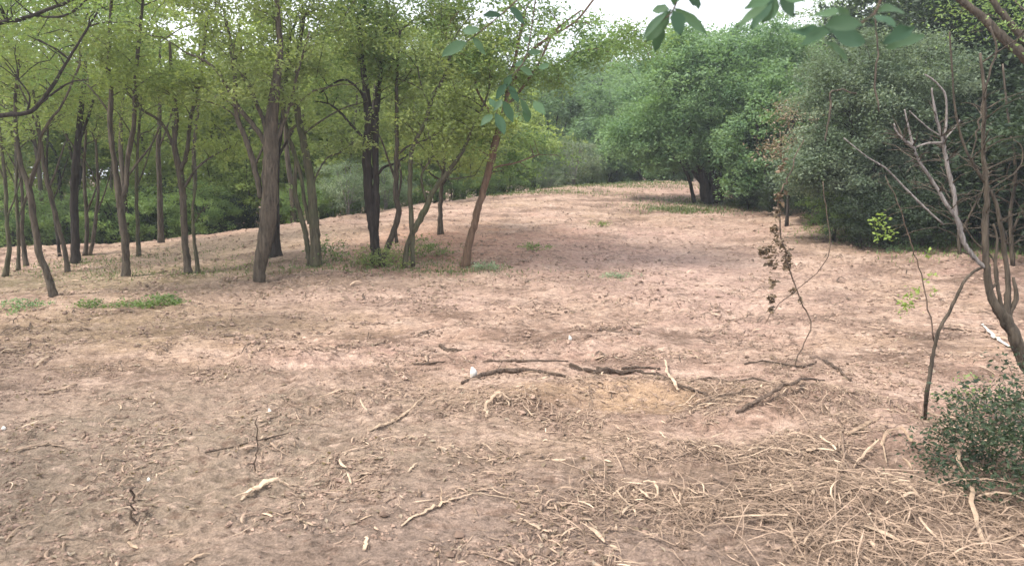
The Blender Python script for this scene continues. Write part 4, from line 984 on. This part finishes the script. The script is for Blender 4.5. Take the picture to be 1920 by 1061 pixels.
lying('pale_root', 'pale broken stalk leaning out of the dark shrub', 'stalk', [(1850, 1045, 10), (1835, 1000, 12, .02), (1810, 930, 13, .06), (1788, 880, 12, .12)], WD, .3)
lying('pale_root', 'zigzag pale stalk in the straw, lower right', 'stalk', [(1560, 862, 7), (1590, 890, 9), (1620, 915, 9), (1650, 935, 8), (1672, 962, 7)], WD, .5)
lying('pale_root', 'long pale stalk lying along the lower right straw', 'stalk', [(1740, 1040, 9), (1790, 1020, 11), (1850, 1022, 11), (1915, 1010, 8)], WD, .4)
lying('pale_root', 'white curved stick near the trunk of the near tree', 'stick', [(1842, 612, 6), (1855, 628, 8), (1870, 640, 9), (1892, 652, 6)], M['white'], .3)
lying('pale_root', 'folded pale bark strip among the straw', 'bark strip', [(1600, 880, 5), (1622, 862, 8, .02), (1650, 842, 7, .04), (1662, 872, 4, .01)], WD, .4)
lying('pale_root', 'pale straight stalk among the straw pointing right', 'stalk', [(1430, 925, 7), (1460, 912, 9), (1505, 910, 6)], WD, .6)
lying('pale_root', 'pale stalk ending near the grey branch', 'stalk', [(1530, 920, 6), (1545, 905, 7), (1562, 895, 6)], WD, .6)
lying('pale_root', 'thick short log half buried in the straw', 'log', [(1590, 818, 9), (1620, 805, 12), (1645, 792, 8)], WD, .15)
lying('pale_root', 'reddish bark curl right of the half buried log', 'bark strip', [(1655, 838, 7), (1665, 820, 9, .03), (1690, 815, 9, .03), (1710, 835, 7)], WD, .1)
lying('splinter', 'broad pale splinter split at its left end, left foreground', 'splinter', [(452, 938, 8), (475, 922, 16), (500, 912, 17), (525, 905, 13), (560, 903, 5)], WD, .7, [(3, -.06, -.09, .0, .008)])
lying('splinter', 'pale stick on the left slanting up to the right', 'splinter', [(72, 742, 8), (100, 735, 10), (140, 722, 8)], WD, .3)
lying('splinter', 'pale splinter at the far left edge', 'splinter', [(-12, 664, 9), (15, 660, 11), (42, 656, 6)], WD, .6)
lying('splinter', 'short upright pale splinter on the left slope', 'splinter', [(65, 690, 6), (80, 680, 9, .01), (96, 672, 5)], WD, .4)
lying('splinter', 'yellowish shred of wood on the left foreground', 'splinter', [(20, 850, 6), (60, 843, 8), (95, 838, 9), (132, 845, 5)], SW, .6)
lying('splinter', 'pale chip cluster low in the left foreground', 'splinter', [(305, 1006, 7), (325, 1003, 9), (344, 1000, 6)], WD, .4)
lying('splinter', 'pale chip touching the bottom edge on the left', 'splinter', [(345, 1062, 8), (370, 1054, 9), (395, 1048, 5)], WD, .3)
lying('splinter', 'small blond chip below the centre left', 'splinter', [(683, 1035, 9), (686, 1022, 11), (689, 1010, 6)], WD, .8)
lying('splinter', 'pale root tip left of the twisted root', 'splinter', [(600, 748, 5), (640, 745, 7), (690, 733, 5)], WD, .35)
lying('splinter', 'short pale chip right of the broad splinter', 'splinter', [(560, 976, 5), (575, 982, 7), (592, 988, 5)], WD, .4)
lying('splinter', 'slim splinter pointing at the thin stalk', 'splinter', [(765, 892, 4), (772, 882, 6), (782, 872, 4)], WD, .6)
# numbered kinds of small splinters scattered, individually movable
sp_xy = sample(46, spots([(1200, 800, 1.6, .9, .5), (300, 700, 1.8, .8, .4)]), .12, y0=2.9, y1=9)
for k, (x, y) in enumerate(sp_xy):
    n = 5; a = RNG.uniform(0, 2 * PI); L = RNG.uniform(.05, .13); w = RNG.uniform(.004, .009)
    t = np.linspace(-.5, .5, n); cu = RNG.normal(0, .25)
    P = np.stack([t * L * math.cos(a) - cu * L * t * t * math.sin(a), t * L * math.sin(a) + cu * L * t * t * math.cos(a), np.zeros(n)], 1)
    P[:, 2] = H(P[:, 0] + x, P[:, 1] + y) - H(x, y) + w * .6
    mb = MB(); mb.tube(P, w * np.array([.4, .9, 1, .8, .3]), 5, RNG.uniform(.2, 1), rough=.25)
    o = mb.build('wood_chip', WD); o.location = (float(x), float(y), float(H(x, y)))
    tag(o, 'small pale wood chip lying loose on the bare soil', 'wood chip', 'small wood chips scattered on the soil')

def flake(px, py, w, h, label):
    g = ground(px, py + h / 2); s = g[1] / F
    P = [g + np.array([0, 0, .002]), g + np.array([.15 * w * s, 0, h * s * .55]), g + np.array([-.1 * w * s, .01, h * s])]
    S = spline([[*P[0], w * s * .25], [*P[1], w * s * .5], [*P[2], w * s * .12]], 4)
    mb = MB(); mb.tube(S[:, :3] - g, S[:, 3], 8, .7); o = mb.build('white_petal', M['white'], smooth=True); o.location = Vector(g.tolist())
    tag(o, label, 'petal')
flake(505, 773, 9, 16, 'single white petal upright on the dark soil at left')
flake(886, 699, 14, 24, 'torn white scrap at the left end of the long dark branch')
flake(1068, 635, 7, 13, 'tiny white scrap on the soil above the debris')
flake(278, 899, 7, 7, 'tiny white speck in the left foreground')
flake(6, 803, 9, 8, 'white speck on the dark patch at the left edge')

# ------------------------------------------------------------------ grass and weeds
def grass(cs, n, hgt, name, label, mat, w=.006):
    V = []; Tn = []
    idx = RNG.integers(0, len(cs), n); c = np.array(cs)[idx]
    x = c[:, 0] + RNG.normal(0, 1, n) * c[:, 2]; y = c[:, 1] + RNG.normal(0, 1, n) * c[:, 3]
    z = H(x, y); h = hgt * RNG.uniform(.4, 1.2, n); a = RNG.uniform(0, 2 * PI, n); ln = RNG.uniform(.1, .9, n) * h
    dx, dy = np.cos(a), np.sin(a)
    ww = w * RNG.uniform(.6, 1.4, n)
    b = np.stack([x, y, z - .005], 1); s = np.stack([-dy * ww, dx * ww, 0 * ww], 1)
    m = b + np.stack([dx * ln * .35, dy * ln * .35, h * .6], 1); t = b + np.stack([dx * ln, dy * ln, h], 1)
    V = np.stack([b - s, b + s, m + s * .8, m - s * .8, t], 1).reshape(-1, 3)
    k = np.arange(n)[:, None] * 5
    o = nobj(name, raw_mesh(name, V, [k + np.array([[0, 1, 2, 3]]), k + np.array([[3, 2, 4]])], mat, np.tile(RNG.uniform(0, 1, n), 2)))
    o['kind'] = 'stuff'; o['label'] = label; return o
def gs(lst): return [(*(ground(px, py)[:2]), rx, ry) for px, py, rx, ry in lst]
grass(gs([(235, 515, .35, .3), (150, 500, .6, .5), (70, 500, .6, .4), (200, 490, .5, .5), (480, 505, .5, .3), (690, 498, .5, .25), (740, 500, .5, .25), (800, 500, .5, .25), (880, 505, .35, .2), (355, 514, .2, .15), (600, 500, .3, .2), (330, 480, .6, .5), (770, 470, .5, .4), (830, 510, .6, .15)]),
      4200, .045, 'grass', 'short grass round the tree feet', M['grass'])
grass(gs([(1330, 388, .9, .6), (1390, 382, 1.0, .5), (1420, 380, .8, .4), (1450, 372, .8, .5), (1270, 395, .5, .3)]) + gs([(1150, 346, 1.6, .8), (1230, 343, 1.4, .8), (1090, 350, 1.5, .8), (1000, 362, 1.2, .5)]),
      11000, .07, 'grass', 'grass along the crest and under the big blue-green tree', M['grass'], .008)
grass(gs([(1640, 440, .6, .4), (1700, 430, .7, .5), (1780, 450, .7, .4), (1560, 385, .8, .5), (1850, 470, .6, .4)]), 5000, .07, 'grass', 'shaded grass at the foot of the thicket', M['leaf_green'])

def weed(name, label, px, py, rx, rz, cnt, leafm, ls, per=22, group=None, Y=None, spread=.035, ry=None, stemm=None):
    g = ground(px, py); b = g.copy(); b[2] = float(base_h(g[0], g[1])) - .01
    r = thing(name, label, 'weed' if 'shrub' not in name else 'shrub', b, group)
    q = RNG.normal(0, 1, (cnt, 3)); q /= np.linalg.norm(q, axis=1)[:, None]; q *= RNG.uniform(.2, 1, (cnt, 1)) ** .5
    q *= 1 + .7 * noise(q[:, :1] * 1.9 + px, q[:, 2:] * 1.9 + py)
    tg = q * np.array([rx, ry or rx * .8, rz]); tg[:, 2] = np.abs(tg[:, 2]) + .02
    mb = MB(); nodes = [(RNG.normal(0, .02), RNG.normal(0, .02), z, .006) for z in np.linspace(0, rz * .35, 6)]
    attach_branches(mb, nodes, list(tg), r_tip=.0014, rmax=.006)
    mb.build('stems', stemm or M['stick'], r)
    V, Q, T = crown_leaves(tg, per, spread, ls, .5)
    nobj('leaves', raw_mesh('leaves', V, [Q], leafm, T), r); return r
weed('green_weed', 'bright green leafy weed in front of the forked and fan-limbed trees', 310, 574, .26, .14, 34, M['leaf_green'], .035)
weed('green_weed', 'smaller green weed left of the bright leafy weed', 240, 577, .22, .05, 20, M['leaf_green'], .03)
weed('green_weed', 'low bluish weed at the left edge below the leaning tree', 40, 580, .35, .08, 24, M['leaf_blue'], .03)
weed('green_weed', 'trailing green weed between the bluish and the bright weeds', 165, 576, .22, .07, 18, M['leaf_green'], .03)
weed('green_weed', 'leafy weed with reddish leaves right of the mossy twin stems', 620, 490, .32, .30, 26, M['leaf_green'], .04, spread=.06)
weed('green_weed', 'weeds round the foot of the dark paired trunks', 700, 497, .35, .22, 26, M['leaf_olive'], .035, spread=.05)
weed('green_weed', 'weedy clump between the crooked and the arching tree', 740, 500, .40, .35, 40, M['leaf_olive'], .035, spread=.05)
weed('green_weed', 'thin weeds right of the arching tree foot', 800, 480, .40, .30, 34, M['leaf_green'], .035, spread=.05)
weed('green_weed', 'low pale weed right of the leaning brown trunk', 905, 505, .30, .08, 22, M['leaf_grey'], .03)
weed('green_weed', 'small flat green tuft halfway up the slope', 1122, 425, .2, .10, 12, M['leaf_olive'], .035)
weed('green_weed', 'flat greyish weed lying on the open slope', 1160, 520, .28, .04, 20, M['leaf_grey'], .025)
weed('green_weed', 'sparse green tuft right of the leaning brown trunk', 1000, 468, .35, .08, 16, M['leaf_green'], .03)
weed('green_weed', 'bright leafy weed low against the dark thicket', 1635, 392, .50, .50, 60, M['leaf_bright'] if False else M['leaf_green'], .06, spread=.08)
weed('green_weed', 'dull weeds under the leafy sapling', 1690, 470, .5, .14, 34, M['leaf_blue'], .03)
weed('green_weed', 'yellowish twiggy weed at the foot of the thickest trunk', 455, 505, .35, .18, 18, M['leaf_olive'], .03, per=10, spread=.05)
weed('dark_shrub', 'dense dark green shrub in the lower right corner', 1915, 930, .46, .62, 160, M['leaf_dark'], .026, per=34, spread=.05, ry=.42)
weed('dark_shrub', 'lower dark sprig at the left side of the corner shrub', 1795, 870, .22, .28, 34, M['leaf_dark'], .026, per=20, spread=.05, ry=.2)
weed('dark_shrub', 'grey-stemmed fringe of the corner shrub beside the near tree', 1890, 790, .40, .26, 80, M['leaf_dark'], .024, per=13, spread=.05, ry=.3, stemm=M['bark_pale'])
weed('dark_shrub', 'greener sprigs sticking up behind the corner shrub', 1830, 760, .20, .22, 12, M['leaf_green'], .028, per=16, spread=.035, ry=.2)

mbh = MB()
hx, hy0, hy1, hz0, hz1 = 250., -14., 150., -4., 14.
Vh = [[x, y, z] for z in (hz0, hz1) for y in (hy0, hy1) for x in (-hx, hx)]
mbh.add(Vh, [[0, 2, 3, 1], [4, 5, 7, 6], [0, 1, 5, 4], [2, 6, 7, 3], [0, 4, 6, 2], [1, 3, 7, 5]])
mh, nt, out = newmat('haze_air'); pv = nt.nodes.new('ShaderNodeVolumePrincipled')
pv.inputs['Color'].default_value = (0.86, 0.93, 1.0, 1); pv.inputs['Density'].default_value = HAZE; pv.inputs['Anisotropy'].default_value = 0.3
nt.links.new(pv.outputs[0], out.inputs['Volume'])
if HAZE > 0:
    ho = mbh.build('haze', mh); ho['kind'] = 'stuff'

# ------------------------------------------------------------------ light, sky, camera
SUN_EL, SUN_AZ = 56.0, -118.0          # azimuth measured from +Y towards +X
w = bpy.data.worlds.new('World'); SC.world = w; w.use_nodes = True
nt = w.node_tree; nt.nodes.clear(); L = nt.links.new
out = nt.nodes.new('ShaderNodeOutputWorld'); bg = nt.nodes.new('ShaderNodeBackground')
sky = nt.nodes.new('ShaderNodeTexSky'); sky.sky_type = 'NISHITA'; sky.sun_disc = False
sky.sun_elevation = math.radians(SUN_EL); sky.sun_rotation = math.radians(SUN_AZ)
sky.air_density = 1.2; sky.dust_density = 3.0
tc = nt.nodes.new('ShaderNodeTexCoord'); nz = nt.nodes.new('ShaderNodeTexNoise')
nz.inputs['Scale'].default_value = 2.2; nz.inputs['Detail'].default_value = 5
L(tc.outputs['Generated'], nz.inputs['Vector'])
fac = ramp(nt, nz.outputs['Fac'], [(0.3, 0.75), (0.6, 1.0)])
colr = mixc(nt, fac, sky.outputs[0], (11.0, 11.4, 12.4))
L(colr, bg.inputs[0]); bg.inputs[1].default_value = 0.095; L(bg.outputs[0], out.inputs[0])

sl = bpy.data.lights.new('sun', 'SUN'); sl.energy = 3.6; sl.angle = math.radians(11.0); sl.color = (1.0, 0.95, 0.87)
so = bpy.data.objects.new('sun', sl); COL.objects.link(so)
d = Vector((math.sin(math.radians(SUN_AZ)) * math.cos(math.radians(SUN_EL)), math.cos(math.radians(SUN_AZ)) * math.cos(math.radians(SUN_EL)), math.sin(math.radians(SUN_EL))))
so.rotation_euler = d.to_track_quat('Z', 'Y').to_euler(); so.location = d * 60

cam = bpy.data.cameras.new('camera'); co = bpy.data.objects.new('camera', cam); COL.objects.link(co)
co.location = EYE.tolist(); co.rotation_euler = (math.radians(90) - PITCH, 0, 0)
cam.sensor_width = 36; cam.lens = 36 * F / 1920; cam.clip_start = .05; cam.clip_end = 1500
cam.dof.use_dof = True; cam.dof.focus_distance = 6.5; cam.dof.aperture_fstop = 4.0
SC.camera = co

SC.view_settings.view_transform = 'Standard'; SC.view_settings.look = 'None'
SC.view_settings.gamma = 1; SC.view_settings.exposure = 0.95
cy = SC.cycles
cy.max_bounces = 6; cy.diffuse_bounces = 3; cy.glossy_bounces = 2; cy.transmission_bounces = 4; cy.transparent_max_bounces = 4
cy.use_denoising = True
